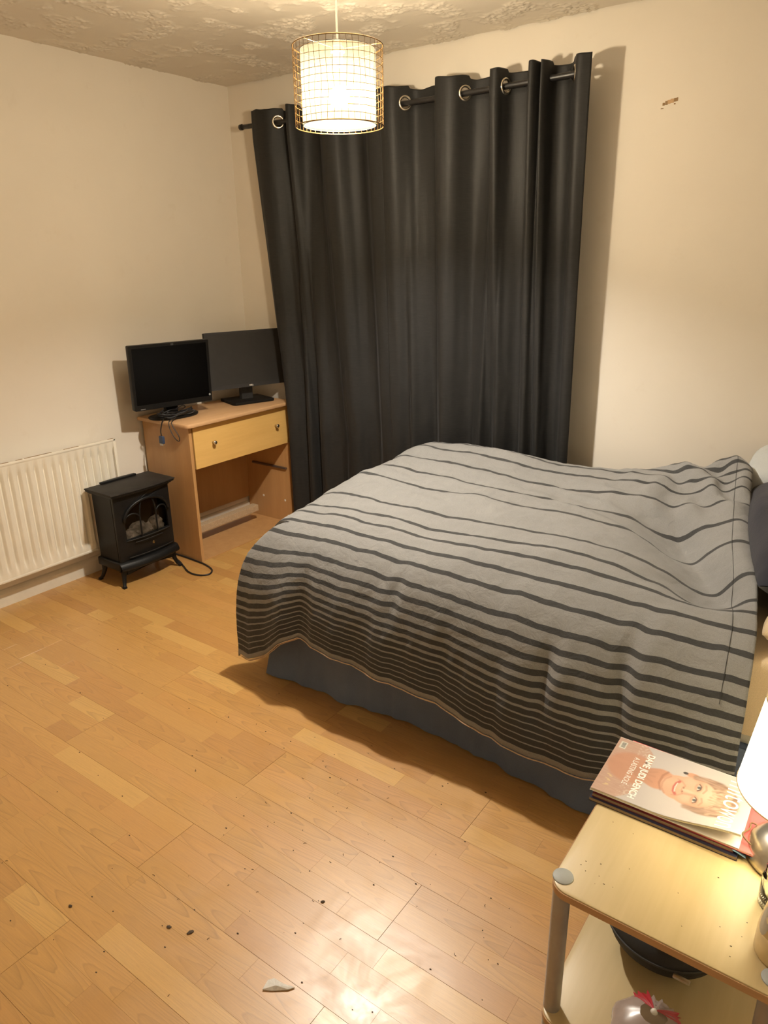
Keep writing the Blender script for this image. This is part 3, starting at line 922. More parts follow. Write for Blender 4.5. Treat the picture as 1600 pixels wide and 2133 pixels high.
MB().box((-W / 2 + .03, -.0478, -Hh / 2 + .004), (-W / 2 + .055, -.047, -Hh / 2 + .008)).xf(A).build('button_row', M['silver_leg'], m1)
MB().box((-.035, -.005, .012), (.035, .030, .22), .008, 2).build('neck', M['black_plastic'], m1, 'auto')
ol = [(.135 * math.cos(a) * (1 if abs(math.cos(a)) < .98 else .98), (.085 if math.sin(a) < 0 else .070) * math.sin(a) - .01) for a in [2 * PI * k / 40 for k in range(40)]]
MB().prism(ol, 0, .014, bev=.005).build('foot', M['black_plastic'], m1, 'auto')
# far monitor, matt grey
m2 = mon('dark_grey_monitor', 'matt dark grey monitor on a flat square foot, right of the pair by the curtain', (-3.010, 2.848, ct), .30)
W, Hh, zc = .478, .305, .238
A = tiltm(zc, .125)
MB().box((-W / 2, -.040, -Hh / 2), (W / 2, -.014, Hh / 2), .004, 2).xf(A).build('housing', M['black_plastic'], m2, 'auto')
MB().box((-W / 2 + .06, -.015, -Hh / 2 + .04), (W / 2 - .06, .010, Hh / 2 - .04), .010, 3).xf(A).build('rear_cover', M['black_plastic'], m2, 'auto')
MB().box((-W / 2 + .016, -.0410, -Hh / 2 + .019), (W / 2 - .016, -.0395, Hh / 2 - .016)).xf(A).build('screen', M['grey_screen'], m2)
mb = plate_mb([rrect(-W / 2, W / 2, -Hh / 2, Hh / 2, .004), rrect(-W / 2 + .016, W / 2 - .016, -Hh / 2 + .019, Hh / 2 - .016, .001)], .0015)
mb.xf(Matrix.Translation((0, -.0412, 0)) @ Matrix.Rotation(PI / 2, 4, 'X')).xf(A).build('bezel', plain('matt_bezel', (.028, .026, .025), .5), m2)
t_ = text_mb('DELL', .011, .0004); w_ = max(v.x for v in t_.v)
t_.xf(A @ Matrix.Translation((-w_ / 2, -.0430, -Hh / 2 + .005)) @ Matrix.Rotation(PI / 2, 4, 'X')).build('brand_lettering', M['white_plastic'], m2)
mb = MB(); mb.prism([(-.038, .012), (-.034, -.012), (.034, -.012), (.038, .012)], .012, .25)
mb.xf(Matrix.Translation((0, .012, 0))).build('neck', plain('matt_neck', (.035, .033, .031), .45), m2, 'auto')
MB().prism([(-.118, .105), (-.128, -.075), (-.118, -.090), (.118, -.090), (.128, -.075), (.118, .105)], 0, .016, bev=.004).build('foot', M['black_plastic'], m2, 'auto')

# cables heaped on the near monitor's foot
at((-3.03, 2.27, ct))
vc = thing('video_cable', 'black monitor cables heaped on the foot and dangling with a blue plug', 'cable', (-3.03, 2.27, ct))
rg = random.Random(5)
for k in range(4):
    pts = []
    for q in range(8):
        a = q * 1.05 + k * .7
        pts.append((-2.965 + .030 * math.sin(a * 1.3 + k) + .012 * k * (.5 - k % 2), 2.31 + .100 * math.cos(a) + .01 * rg.uniform(-1, 1), ct + .0175 + .006 * k + .010 * (1 + math.sin(a * 2.1 + k))))
    MB().tube(pts, .0028, 6, smooth=6).build('lead', M['cable'], vc, True)
MB().tube([(-2.985, 2.30, ct + .022), (-2.97, 2.24, ct + .018), (-2.975, 2.222, ct - .004), (-2.985, 2.216, ct - .045), (-2.985, 2.216, ct - .072)], .0030, 7, smooth=6).build('lead', M['cable'], vc, True)
pl = MB().box((-3.001, 2.209, ct - .112), (-2.969, 2.223, ct - .074), .003).build('plug', M['blue_plug'], vc, 'auto')
MB().box((-2.998, 2.211, ct - .122), (-2.972, 2.221, ct - .112), .001).build('connector', M['chrome'], pl)
MB().tube([(-2.96, 2.32, ct + .022), (-2.935, 2.25, ct + .012), (-2.925, 2.224, ct + .001), (-2.915, 2.221, ct - .035), (-2.885, 2.222, ct - .075), (-2.86, 2.224, ct - .085), (-2.855, 2.222, ct - .060), (-2.885, 2.220, ct - .022), (-2.90, 2.222, ct + .002), (-2.92, 2.250, ct + .012), (-2.95, 2.30, ct + .02)], .0024, 7, smooth=6).build('lead', M['cable'], vc, True)

# ------------------------------------------------------------------ electric stove heater
hx, hy = -2.985, 2.0
at((hx, hy, 0))
ht = thing('stove_heater', 'black electric stove heater with arched window standing before the radiator', 'heater', (hx, hy, 0))
FX = -2.905  # plane of the front
HY0, HY1 = 1.842, 2.158
def bow(y, d=.022): return d * (1 - ((y - hy) / .17) ** 2)
# casing: sides, back, floor, top
MB().box((-3.075, HY0, .115), (FX - .02, HY0 + .010, .452), .002).build('side_panel', M['black_iron'], ht)
MB().box((-3.075, HY1 - .010, .115), (FX - .02, HY1, .452), .002).build('side_panel', M['black_iron'], ht)
MB().box((-3.075, HY0 + .010, .115), (-3.067, HY1 - .010, .452)).build('back_panel', M['black_iron'], ht)
MB().box((-3.067, HY0 + .011, .115), (FX - .021, HY1 - .011, .124)).build('bottom_panel', M['black_iron'], ht)
MB().box((-3.030, HY0 + .012, .160), (-3.024, HY1 - .012, .445)).build('firebox_back', M['brown_back'], ht)
# top plate with a stepped, bowed front
def top_outline(g):
    fr = [(FX + g + bow(HY0 + (HY1 - HY0) * k / 12, .02), HY0 - g + (HY1 - HY0 + 2 * g) * k / 12) for k in range(13)]
    return fr + [(-3.088, HY1 + g), (-3.088, HY0 - g)]
mb = MB(); mb.prism(top_outline(.004), .452, .458); mb.prism(top_outline(.012), .458, .466, bev=.002); mb.prism(top_outline(.022), .466, .474, bev=.002)
mb.build('top_trim', M['black_iron'], ht, 'auto')
MB().prism(top_outline(.026), .474, .482, bev=.003).build('top_plate', M['black_iron_dusty'], ht, 'auto')
MB().prism([(-3.088 - .006 * math.sin(PI * k / 10), 2.0 - .10 + .2 * k / 10) for k in range(11)] + [(-3.070, 2.1), (-3.070, 1.9)], .482, .492, bev=.003).build('top_crest', M['black_iron'], ht, 'auto')
# front door plate: flat outline in (y, z) bent along the bow
def bend(mb, x0, d=.022):
    mb.v = [Vector((x0 + v.z + bow(v.x, d), v.x, v.y)) for v in mb.v]; return mb
def archpts(y0, y1, z0, zs, rise, n=14):
    c, r = (y0 + y1) / 2, (y1 - y0) / 2
    return [(y0, z0), (y1, z0)] + [(c + r * math.cos(PI * k / n), zs + rise * math.sin(PI * k / n)) for k in range(n + 1)]
def dense_rect(y0, y1, z0, z1, n=10):
    return [(y0 + (y1 - y0) * k / n, z0) for k in range(n + 1)] + [(y0 + (y1 - y0) * (n - k) / n, z1) for k in range(n + 1)]
WY0, WY1, WZ0, WZS, WR = 1.882, 2.134, .232, .328, .088
bend(plate_mb([dense_rect(HY0, HY1, .118, .452), archpts(WY0, WY1, WZ0, WZS, WR)], .006, .0015), FX - .010).build('front_plate', M['black_iron'], ht, 'auto')
arch = archpts(WY0 - .004, WY1 + .004, WZ0 - .003, WZS, WR + .006)
MB().tube([(FX + .002 + bow(p[0]), p[0], p[1]) for p in arch[2:]], .0075, 8).build('arch_moulding', M['black_iron'], ht, True)
MB().tube([(FX - .002 + bow(y), y, WZ0 - .003) for y in [WY0 - .004 + (WY1 - WY0 + .008) * k / 8 for k in range(9)]], .0035, 6).build('window_sill_bar', M['black_iron_dusty'], ht, True)
MB().grid(13, 2, lambda i, j: (FX - .020 + bow(WY0 - .006 + (WY1 - WY0 + .012) * i / 12), WY0 - .006 + (WY1 - WY0 + .012) * i / 12, (WZ0 - .006, WZS + WR + .008)[j])).build('window_glass', M['smoke_glass'], ht, True)
# tracery: two mullions and two side arches
for y in (1.966, 2.060):
    MB().tube([(FX - .006 + bow(y), y, z) for z in (WZ0, .29, .345)] + [(FX - .006 + bow(y), y + (.004 if y < 2 else -.004), .375), (FX - .006 + bow(y), y + (.012 if y < 2 else -.012), .405)], .0042, 8, smooth=3).build('mullion', M['black_iron'], ht, True)
for (a0, a1) in ((WY0 + .003, 1.966), (2.060, WY1 - .003)):
    c, r = (a0 + a1) / 2, (a1 - a0) / 2
    MB().tube([(FX - .006 + bow(c + r * math.cos(PI * k / 12)), c + r * math.cos(PI * k / 12), .325 + .034 * math.sin(PI * k / 12)) for k in range(13)], .0040, 8).build('side_arch', M['black_iron'], ht, True)
# logs
for k, (x, y, z, rx, ry, rz) in enumerate([(-2.97, 1.95, .215, .04, .060, .045), (-2.965, 2.03, .222, .038, .055, .050), (-2.96, 2.09, .235, .035, .045, .055), (-2.985, 2.00, .245, .03, .05, .035), (-2.95, 1.925, .200, .03, .03, .035)]):
    MB().blob((x, y, z), (rx, ry, rz), 3, k + 1, .45).build('fake_log', M['logs'], ht, False)
MB().box((-3.02, HY0 + .013, .124), (-2.93, HY1 - .013, .185), .004).build('ember_bed', M['brown_back'], ht)
# tray line, emblem
for z, i0, i1 in ((.212, 1.925, 2.085), (.142, 1.885, 2.15)):
    MB().tube([(FX - .003 + bow(y), y, z) for y in [i0 + (i1 - i0) * k / 8 for k in range(9)]], .0028, 6).build('tray_bead', M['black_iron_dusty'], ht, True)
MB().tube([(FX + .002 + bow(2.02), 2.02 + dy, .184 + dz_) for dy, dz_ in ((0, .010), (.010, 0), (0, -.010), (-.010, 0))], .0016, 6, closed=True).build('emblem', M['brass'], ht)
MB().blob((FX + .002 + bow(2.02), 2.02, .184), (.002, .004, .005), 2, 3, .1).build('emblem_core', M['brass'], ht)
# plinth: swelling skirt
def plinth(i, j):
    prof = [(-.010, .128), (.004, .126), (.012, .118), (.020, .104), (.020, .094), (.010, .086), (-.012, .082)]
    y = HY0 - .014 + (HY1 - HY0 + .028) * i / 16; g, z = prof[j]
    return (FX + g + bow(y, .024), y, z)
MB().grid(17, 7, plinth).build('plinth_front', M['black_iron'], ht, True)
for y0, y1 in ((HY0 - .014, HY0 + .012), (HY1 - .012, HY1 + .014)):
    MB().box((-3.085, y0, .084), (FX + .004, y1, .128), .008, 3).build('plinth_side', M['black_iron'], ht, 'auto')
MB().box((-3.084, HY0 + .012, .086), (FX - .012, HY1 - .012, .114)).build('plinth_tray', M['black_iron'], ht)
# apron hanging below, then cabriole legs
ap = [(HY0 + .02 + (HY1 - HY0 - .04) * k / 12, .086) for k in range(13)] + [(HY1 - .02 - (HY1 - HY0 - .04) * k / 12, .060 + .018 * math.sin(PI * k / 12)) for k in range(13)]
bend(plate_mb([ap], .004), FX - .004).build('apron', M['black_iron'], ht)
for (x, sx) in ((FX - .012, 1), (-3.065, -1)):
    for (y, sy) in ((HY0 + .016, -1), (HY1 - .016, 1)):
        pts = [(x, y, .100), (x + sx * .004, y + sy * .004, .078), (x + sx * .006, y + sy * .010, .050), (x + sx * .014, y + sy * .018, .020), (x + sx * .024, y + sy * .026, .006)]
        mb = MB().tube(pts, [.020, .016, .011, .009, .008], 10)
        mb.box((x + sx * .024 - .009, y + sy * .026 - .009, 0), (x + sx * .024 + .009, y + sy * .026 + .009, .010), .002)
        mb.build('leg', M['black_iron'], ht, 'auto')
at((-2.8, 2.2, 0))
MB().tube([(-3.04, 2.19, .03), (-2.99, 2.205, .012), (-2.93, 2.195, .006), (-2.86, 2.165, .005), (-2.79, 2.135, .005), (-2.73, 2.130, .005), (-2.685, 2.150, .005), (-2.675, 2.182, .005), (-2.71, 2.222, .005), (-2.79, 2.245, .005), (-2.87, 2.250, .005), (-2.97, 2.252, .006), (-3.10, 2.248, .006)], .0042, 8, smooth=8).build('power_lead', M['cable'], None, True)
o = bpy.data.objects['power_lead']; o.location = (-2.8, 2.2, 0)
tag(o, 'black power lead looping on the floor between heater and cabinet', 'cable')

# ------------------------------------------------------------------ pendant lamp
PX, PY, PZ0, PZ1 = -1.600, 2.000, 1.897, 2.118
at((PX, PY, PZ1))
pen = thing('pendant_lamp', 'lit drum pendant lamp in a gold wire cage hanging from the ceiling', 'lamp', (PX, PY, PZ1))
MB().lathe([(.0, 0), (.045, 0), (.043, -.012), (.02, -.028), (0, -.03)], (PX, PY, ZC), 28).build('ceiling_rose', M['white_plastic'], pen, True)
MB().tube([(PX, PY, ZC - .02), (PX + .002, PY, 2.3), (PX - .001, PY, 2.2), (PX, PY, PZ1 - .005)], .0034, 10, smooth=5).build('cord', M['white_plastic'], pen, True)
MB().lathe([(.004, .022), (.012, .018), (.014, .006), (.022, .0), (.022, -.012), (.016, -.014), (.016, -.05), (0, -.05)], (PX, PY, PZ1 - .004), 24).build('lamp_holder', M['white_plastic'], pen, 'auto')
RC, RS = .1395, .116
mb = MB()
rg = random.Random(11)
for k in range(12):
    z = PZ1 - (PZ1 - PZ0) * k / 11
    mb.tube([(PX + RC * math.cos(a), PY + RC * math.sin(a), z + (.0012 * math.sin(3 * a + k) if 0 < k < 11 else 0)) for a in [2 * PI * q / 48 for q in range(48)]], .0009 if 0 < k < 11 else .0020, 5, closed=True)
for k in range(44):
    a = 2 * PI * k / 44
    mb.tube([(PX + RC * math.cos(a + .02 * math.sin(q * 1.7 + k)), PY + RC * math.sin(a + .02 * math.sin(q * 1.7 + k)), PZ0 + (PZ1 - PZ0) * q / 5) for q in range(6)], .0008, 4)
for k in range(3):
    a = 2 * PI * k / 3 + .4
    mb.tube([(PX + .02 * math.cos(a), PY + .02 * math.sin(a), PZ1 - .006), (PX + RC * math.cos(a), PY + RC * math.sin(a), PZ1)], .0014, 5)
mb.build('wire_cage', plain('gold_wire', (.20, .12, .045), .4, .8), pen)
sh = MB().lathe([(RS, PZ0 + .004 - PZ1), (RS, -.010)], (PX, PY, PZ1), 64, close=False)
sh.f = sh.f[:64]; sh.m = sh.m[:64]
sh.build('fabric_shade', M['pend_shade'], pen, True)
for z in (PZ0 + .004, PZ1 - .010):
    MB().tube([(PX + RS * math.cos(a), PY + RS * math.sin(a), z) for a in [2 * PI * q / 48 for q in range(48)]], .0009, 6, closed=True).build('shade_ring', M['ring_fabric'], pen, True)
dif = MB().lathe([(0, 0), (.05, .001), (RS - .003, .003)], (PX, PY, PZ0 + .006), 48); dif.f = [f for f in dif.f if len(f) < 10]; dif.m = [0] * len(dif.f)
dif.build('glow_disc', M['glow_disc'], pen, True)
mb = MB()
bm = bmesh.new(); bmesh.ops.create_uvsphere(bm, u_segments=20, v_segments=12, radius=.032)
for v in bm.verts:
    if v.co.z > .01: v.co.x *= 1 - .45 * (v.co.z - .01) / .022; v.co.y *= 1 - .45 * (v.co.z - .01) / .022
    v.co += Vector((PX, PY, PZ0 + .085))
mb.bm_add(bm).build('bulb', M['bulb'], pen, True)

# ------------------------------------------------------------------ bedside table
tx0, tx1, ty0, ty1, tz = -.352, .045, .975, 1.435, .430
at((tx0, ty0, 0))
tab = thing('bedside_table', 'low birch side table on round grey legs in the near right corner', 'table', (tx0, ty0, 0))
RL = rrect(tx0, tx1, ty0, ty1, .034, seg=8)
LEGS = [(-.337, 1.008), (.010, 1.008), (-.325, 1.405), (.010, 1.405)]
mb = MB().prism(RL, tz - .018, tz, bev=.002)
mb.build('tabletop', M['table_wood'], tab, 'auto')
MB().prism(rrect(tx0 - .002, tx1 + .002, ty0 - .002, ty1 + .002, .035, seg=8), tz - .0165, tz - .0025).build('edge_band', M['table_edge'], tab, 'auto')
MB().prism(RL, .082, .100, bev=.002).build('lower_shelf', M['table_wood'], tab, 'auto')
MB().prism(rrect(tx0 - .002, tx1 + .002, ty0 - .002, ty1 + .002, .035, seg=8), .0835, .0975).build('edge_band', M['table_edge'], tab, 'auto')
for (x, y) in LEGS:
    lg = MB().lathe([(.0165, .1005), (.0165, tz - .0185)], (x, y, 0), 24).build('leg', M['silver_leg'], tab, 'auto')
    MB().lathe([(.0165, .030), (.0165, .0815)], (x, y, 0), 24).build('leg', M['silver_leg'], tab, 'auto')
    MB().lathe([(0, 0), (.013, 0), (.017, .008), (.017, .029), (0, .029)], (x, y, 0), 20).build('foot', M['black_plastic'], tab, 'auto')
    MB().lathe([(0, .0026), (.017, .0026), (.0185, .0016), (.019, 0)], (x, y, tz), 32).build('cap', M['silver_cap'], tab, 'auto')
o = MB()
for k in range(20):
    x, y = rng.uniform(tx0 + .03, -.03), rng.uniform(ty0 + .02, 1.2); r_ = rng.uniform(.0004, .0010)
    o.blob((x, y, tz + .0004), (r_ * rng.uniform(1, 2.5), r_, .0005), 1, k, .3)
o = o.build('crumbs', M['brown_back'], None); o.location = (tx0, ty0, 0)
tag(o, 'brown crumbs and specks scattered on the birch tabletop', 'crumbs', kind='stuff')

# ------------------------------------------------------------------ magazines
def magazine(name, label, loc, rz, size, thick, cover, pages, curl=0.0, cover_fn=None):
    """x along the printed page (head of the page at +x), y towards the spine side"""
    at((0, 0, 0)); lx, ly = size
    o = thing(name, label, 'magazine', loc, rz, 'magazines stacked on the table')
    def zc(x, y, z):
        return z + curl * sstep(.12, .30, x) * sstep(.10, -.01, y) * .028
    N1, N2 = 24, 14
    mb = MB()
    def lay(z):
        return lambda i, j: (lx * i / (N1 - 1), ly * j / (N2 - 1), zc(lx * i / (N1 - 1), ly * j / (N2 - 1), z))
    mb.grid(N1, N2, lay(thick - .0008)); mb.grid(N1, N2, lay(.0008))
    per = [(i, 0) for i in range(N1)] + [(N1 - 1, j) for j in range(1, N2)] + [(i, N2 - 1) for i in range(N1 - 2, -1, -1)] + [(0, j) for j in range(N2 - 2, 0, -1)]
    n = len(per); base = len(mb.v)
    a = [mb.v[i * N2 + j] for i, j in per]; b = [mb.v[N1 * N2 + i * N2 + j] for i, j in per]
    mb.add(a + b, [[k, (k + 1) % n, n + (k + 1) % n, n + k] for k in range(n)])
    mb.build('page_block', pages, o, 'auto')
    cb = MB().box((-.001, -.001, 0), (lx + .001, ly + .001, .0007)); cb.build('back_cover', cover, o)
    MB().box((-.001, ly, .0007), (lx + .001, ly + .0012, thick), .0003, 1).build('spine', cover, o)
    if cover_fn: cover_fn(o, lx, ly, thick, zc)
    else:
        q = MB().grid(N1, N2, lay(thick)); q.build('front_cover', cover, o, True)
    return o

paper = plain('page_edges', (.72, .66, .50), .7, vs=300, var=.12)
greyed = plain('dull_page_edges', (.30, .22, .13), .7, vs=300, var=.2)
navyc = plain('navy_cover', (.020, .022, .05), .3)
redc = plain('pink_red_cover', (.60, .11, .12), .35)
bluec = plain('blue_cover', (.13, .22, .30), .35)
darkred = plain('dark_red_cover', (.20, .03, .04), .4)
mz = tz
def navy_extra(o, lx, ly, th, zc):
    N1 = 24; at((0, 0, 0))
    MB().grid(N1, 8, lambda i, j: (lx * i / (N1 - 1), ly * j / 7, th + .0003)).build('front_cover', navyc, o, True)
magA = magazine('magazine', 'dark navy magazine lying at the bottom of the stack on the table', (-.370, 1.226, mz + .0003), .0, (.283, .205), .0075, navyc, greyed, 0, navy_extra)
def blue_curl(o, lx, ly, th, zc):
    at((0, 0, 0))
    q = MB().grid(10, 10, lambda i, j: (lx - .001 + .024 * i / 9 * (1 - .4 * j / 9), -.003 + .09 * j / 9, th - (th - .0005) * (i / 9) ** 1.4 * (1 - .5 * j / 9)))
    q.build('curled_cover', bluec, o, True)
    MB().grid(24, 10, lambda i, j: (lx * i / 23, ly * j / 9, th)).build('front_cover', darkred, o, True)
magB = magazine('magazine', 'dark red magazine with curled blue cover, second from bottom of the stack', (-.366, 1.232, mz + .0084), .01, (.270, .205), .0070, darkred, greyed, 0, blue_curl)
magC = magazine('magazine', 'pink red magazine sticking out under the portrait cover toward the lamp', (-.352, 1.240, mz + .0162), -.015, (.292, .205), .0035, redc, paper, 0)

# portrait cover: flat print, held as colours on a fine grid
def cover_art(o, lx, ly, th, zc):
    at((0, 0, 0))
    NX, NY = 240, 170
    pw, ph = ly, lx      # page width and height
    def lerp(a, b, k): return [a[i] + (b[i] - a[i]) * k for i in range(3)]
    def ell(u, v, cu, cv, ru, rv, ang=0, soft=.15):
        c, s_ = math.cos(ang), math.sin(ang); du, dv = u - cu, v - cv
        q = math.hypot((du * c + dv * s_) / ru, (-du * s_ + dv * c) / rv)
        return 1 - sstep(1 - soft, 1 + soft, q)
    def line(u, v, pts, w, soft=.5):
        d = 9
        for (a, b), (c_, e) in zip(pts, pts[1:]):
            L2 = (c_ - a) ** 2 + (e - b) ** 2; k = max(0, min(1, ((u - a) * (c_ - a) + (v - b) * (e - b)) / L2))
            d = min(d, math.hypot(u - a - k * (c_ - a), v - b - k * (e - b)))
        return 1 - sstep(w * (1 - soft), w * (1 + soft), d)
    def art(u, v):
        # u: across the page 0..1 (left to right), v: up the page 0..1 (scaled to 1.4 tall)
        u0_ = u; kf = sstep(.36, .56, v); uh = .50 + (u - .485 + .05 * (v - .9)) / 1.34; u = u * (1 - kf) + uh * kf
        c = [.64, .595, .59]
        n1 = nz(u * 9, v * 9, 1); n2 = nz(u * 40, v * 14, 2)
        # hair behind
        hr = ell(u, v, .52, 1.04, .245, .27, 0, .06 + .05 * n2)
        hair = lerp([.17, .10, .075], [.54, .37, .28], .5 + .5 * nz(u * 45 + v * 6, v * 9, 3))
        c = lerp(c, hair, hr)
        # shoulders and dress
        sh_ = 1 - sstep(-.01, .01, v - (.42 - 1.1 * max(0, abs(u - .47) - .30) ** 1.3 - .02 * abs(u - .47) + .012 * n1))
        dress = lerp([.58, .37, .29], [.68, .48, .39], .5 + .5 * nz(u * 60, v * 12, 5))
        lace = nz(u * 34, v * 34, 8)
        if v > .24 and abs(u - .47) > .22: dress = lerp(dress, [.76, .60, .52], max(0, min(1, lace * 2)))
        c = lerp(c, dress, sh_)
        skin = [.68, .37, .255]; skl = [.80, .53, .40]
        # neck and open neckline
        ch = ell(u, v, .46, .26, .26, .25, 0, .12); c = lerp(c, lerp(skin, [.56, .30, .21], .3 + .3 * nz(u * 14, v * 5, 6)), ch * sh_)
        nk = ell(u, v, .48, .50, .135, .22, .05, .10); c = lerp(c, lerp(skin, [.52, .28, .20], max(0, min(1, (.62 - v) * 2.2))), nk)
        c = lerp(c, [.36, .17, .12], .5 * line(u, v, [(.36, .60), (.42, .565), (.52, .56), (.60, .60)], .012))
        for a in ((.40, .50, .46, .36), (.55, .50, .50, .36), (.47, .50, .47, .40)):
            c = lerp(c, [.5, .27, .19], .35 * line(u, v, [(a[0], a[1]), (a[2], a[3])], .012))
        # ears
        c = lerp(c, skin, ell(u, v, .305, .83, .032, .065, 0, .2)); c = lerp(c, [.08, .07, .07], ell(u, v, .300, .755, .016, .026))
        # face
        fc = max(ell(u, v, .505, .88, .185, .225, 0, .05), ell(u, v, .505, .74, .150, .165, 0, .06))
        f = lerp(skin, skl, max(0, min(1, .55 + 1.4 * (.56 - abs(u - .47) * 2.3 - .40) + .12 * n1)))
        f = lerp(f, [.88, .66, .54], .6 * ell(u, v, .47, 1.02, .11, .07, 0, .8))
        f = lerp(f, [.86, .55, .46], .5 * max(ell(u, v, .385, .83, .05, .05, 0, .8), ell(u, v, .60, .83, .05, .05, 0, .8)))
        c = lerp(c, f, fc)
        # eyes
        for eu in (.425, .590):
            c = lerp(c, [.55, .31, .23], .6 * ell(u, v, eu, .925, .052, .032, 0, .5))
            c = lerp(c, [.82, .74, .70], ell(u, v, eu, .920, .034, .016, 0, .2))
            c = lerp(c, [.12, .13, .14], ell(u, v, eu, .921, .017, .018, 0, .25))
            c = lerp(c, [.13, .07, .06], .9 * line(u, v, [(eu - .042, .915), (eu - .02, .938), (eu + .02, .938), (eu + .042, .915)], .0065))
            c = lerp(c, [.50, .30, .22], .7 * line(u, v, [(eu - .05, .975), (eu, .992), (eu + .05, .972)], .009))
            c = lerp(c, [.5, .29, .22], .45 * line(u, v, [(eu - .035, .892), (eu, .884), (eu + .035, .892)], .006))
        # nose
        c = lerp(c, [.58, .31, .23], .55 * line(u, v, [(.535, .91), (.545, .84), (.555, .80)], .012))
        c = lerp(c, [.90, .66, .54], .6 * ell(u, v, .508, .835, .016, .06, 0, .8))
        c = lerp(c, [.30, .14, .11], .8 * max(ell(u, v, .485, .790, .012, .008), ell(u, v, .533, .790, .012, .008)))
        c = lerp(c, [.52, .28, .2], .6 * line(u, v, [(.462, .80), (.472, .785), (.508, .777), (.545, .785), (.556, .80)], .006))
        # smile
        c = lerp(c, [.56, .17, .15], line(u, v, [(.425, .735), (.46, .712), (.51, .704), (.56, .712), (.592, .737)], .014))
        c = lerp(c, [.84, .74, .68], line(u, v, [(.455, .722), (.51, .714), (.562, .722)], .0055))
        for sgn in (-1, 1):
            c = lerp(c, [.52, .29, .21], .5 * line(u, v, [(.508 + sgn * .055, .795), (.508 + sgn * .098, .75), (.508 + sgn * .105, .71)], .008))
        c = lerp(c, [.50, .27, .19], .5 * line(u, v, [(.40, .64), (.45, .60), (.51, .588), (.57, .60), (.62, .64)], .010))
        # fringe of hair swept over the brow
        fr = 0
        for k in range(9):
            a = .34 + k * .04; fr = max(fr, line(u, v, [(a, 1.22), (a + .035 + .01 * math.sin(k), 1.10 + .02 * math.sin(k * 2.3)), (a + .075, 1.055 + .015 * math.sin(k * 1.7))], .017, .6))
        c = lerp(c, lerp([.45, .28, .2], [.80, .62, .48], .5 + .5 * nz(u * 60, v * 20, 4)), fr * .9)
        for sgn in (-1, 1):
            c = lerp(c, lerp([.28, .17, .13], [.60, .42, .33], .5 + .5 * nz(u * 70, v * 8, 7)), line(u, v, [(.508 + sgn * .16, 1.12), (.508 + sgn * .205, .98), (.508 + sgn * .195, .86)], .028, .6))
        # sticker and tiny print at the foot
        u = u0_
        if .06 < u < .19 and .035 < v < .105:
            c = [.80, .78, .70]
            if .075 < u < .175 and .048 < v < .092 and int((u - .075) * 160) % 3 != 0: c = [.20, .20, .19]
        for (a, b) in ((.70, .10), (.78, .10), (.86, .10)):
            if abs(u - a) < .018 and abs(v - b - .02 * math.sin(u * 90)) < .016: c = [.80, .60, .36]
        return [max(0, (q - .06)) * .78 for q in c]
    me = bpy.data.meshes.new('front_cover')
    vs, fs, cols = [], [], []
    for i in range(NX):
        for j in range(NY):
            x, y = lx * i / (NX - 1), ly * j / (NY - 1)
            vs.append((x, y, zc(x, y, th)))
            cols.append(art(1 - j / (NY - 1), 1.40 * i / (NX - 1)))
    for i in range(NX - 1):
        for j in range(NY - 1): fs.append((i * NY + j, (i + 1) * NY + j, (i + 1) * NY + j + 1, i * NY + j + 1))
    me.from_pydata(vs, [], fs)
    at_ = me.color_attributes.new('print', 'FLOAT_COLOR', 'POINT')
    at_.data.foreach_set('color', [q for c in cols for q in (c[0], c[1], c[2], 1.0)])
    t = NT('printed_cover'); a = t.n('ShaderNodeAttribute', attribute_name='print')
    g = t.mix(.06, a.outputs['Color'], t.ramp(t.noise(t.mapping(), 900, 2), [(.3, .6), (.7, 1.0)]))
    t.set(Base_Color=g, Roughness=.3); t.b.inputs['Specular IOR Level'].default_value = .4
    me.materials.append(t.mat); me.polygons.foreach_set('use_smooth', [True] * len(me.polygons))
    ob = bpy.data.objects.new('front_cover', me); C.objects.link(ob); ob.parent = o
    white = plain('white_ink', (.86, .84, .81), .35)
    # lettering runs across the page: page +u is local -y, page up is local +x
    R_ = Matrix(((0, 1, 0, 0), (-1, 0, 0, 0), (0, 0, 1, 0), (0, 0, 0, 1)))
    for name, txt, size, u0, v0, wid, bold in (('cover_heading', 'DAME JUDI DENCH', .0200, .13, .350, .80, .0006), ('cover_line', 'A LASTING ROLE', .0165, .26, .238, .50, 0), ('masthead', 'mitowon', .062, .06, 1.165, .90, -.0002)):
        m_ = text_mb(txt, size, bold, .0001); x1 = max(v.x for v in m_.v); k = wid * pw / x1
        for v in m_.v:
            v.x *= k
        m_.xf(Matrix.Translation((v0 / 1.40 * lx, ly - u0 * pw, 0)) @ R_)
        for v in m_.v: v.z += zc(v.x, v.y, th) + .0003
        m_.build(name, white, o)
magD = magazine('magazine', 'magazine with a smiling portrait cover lying on top of the stack', (-.372, 1.234, mz + .0200), .012, (.284, .200), .0055, plain('white_cover', (.80, .76, .74), .35), paper, 1.0, cover_art)
at((-.09, 1.25, mz + .025))
MB().tube([(-.075 + .010 * math.cos(a) + .004 * math.sin(3 * a), 1.285 + .030 * math.sin(a), mz + .0225 + .003 * (1 + math.sin(2 * a))) for a in [2 * PI * k / 16 for k in range(16)]], .0016, 6, closed=True, smooth=3).build('hair_tie', plain('brown_elastic', (.15, .095, .05), .8), None, True)
o = bpy.data.objects['hair_tie']; o.location = (-.09, 1.25, mz + .025)
tag(o, 'knotted brown hair elastic on the pink red magazine edge', 'hair tie')

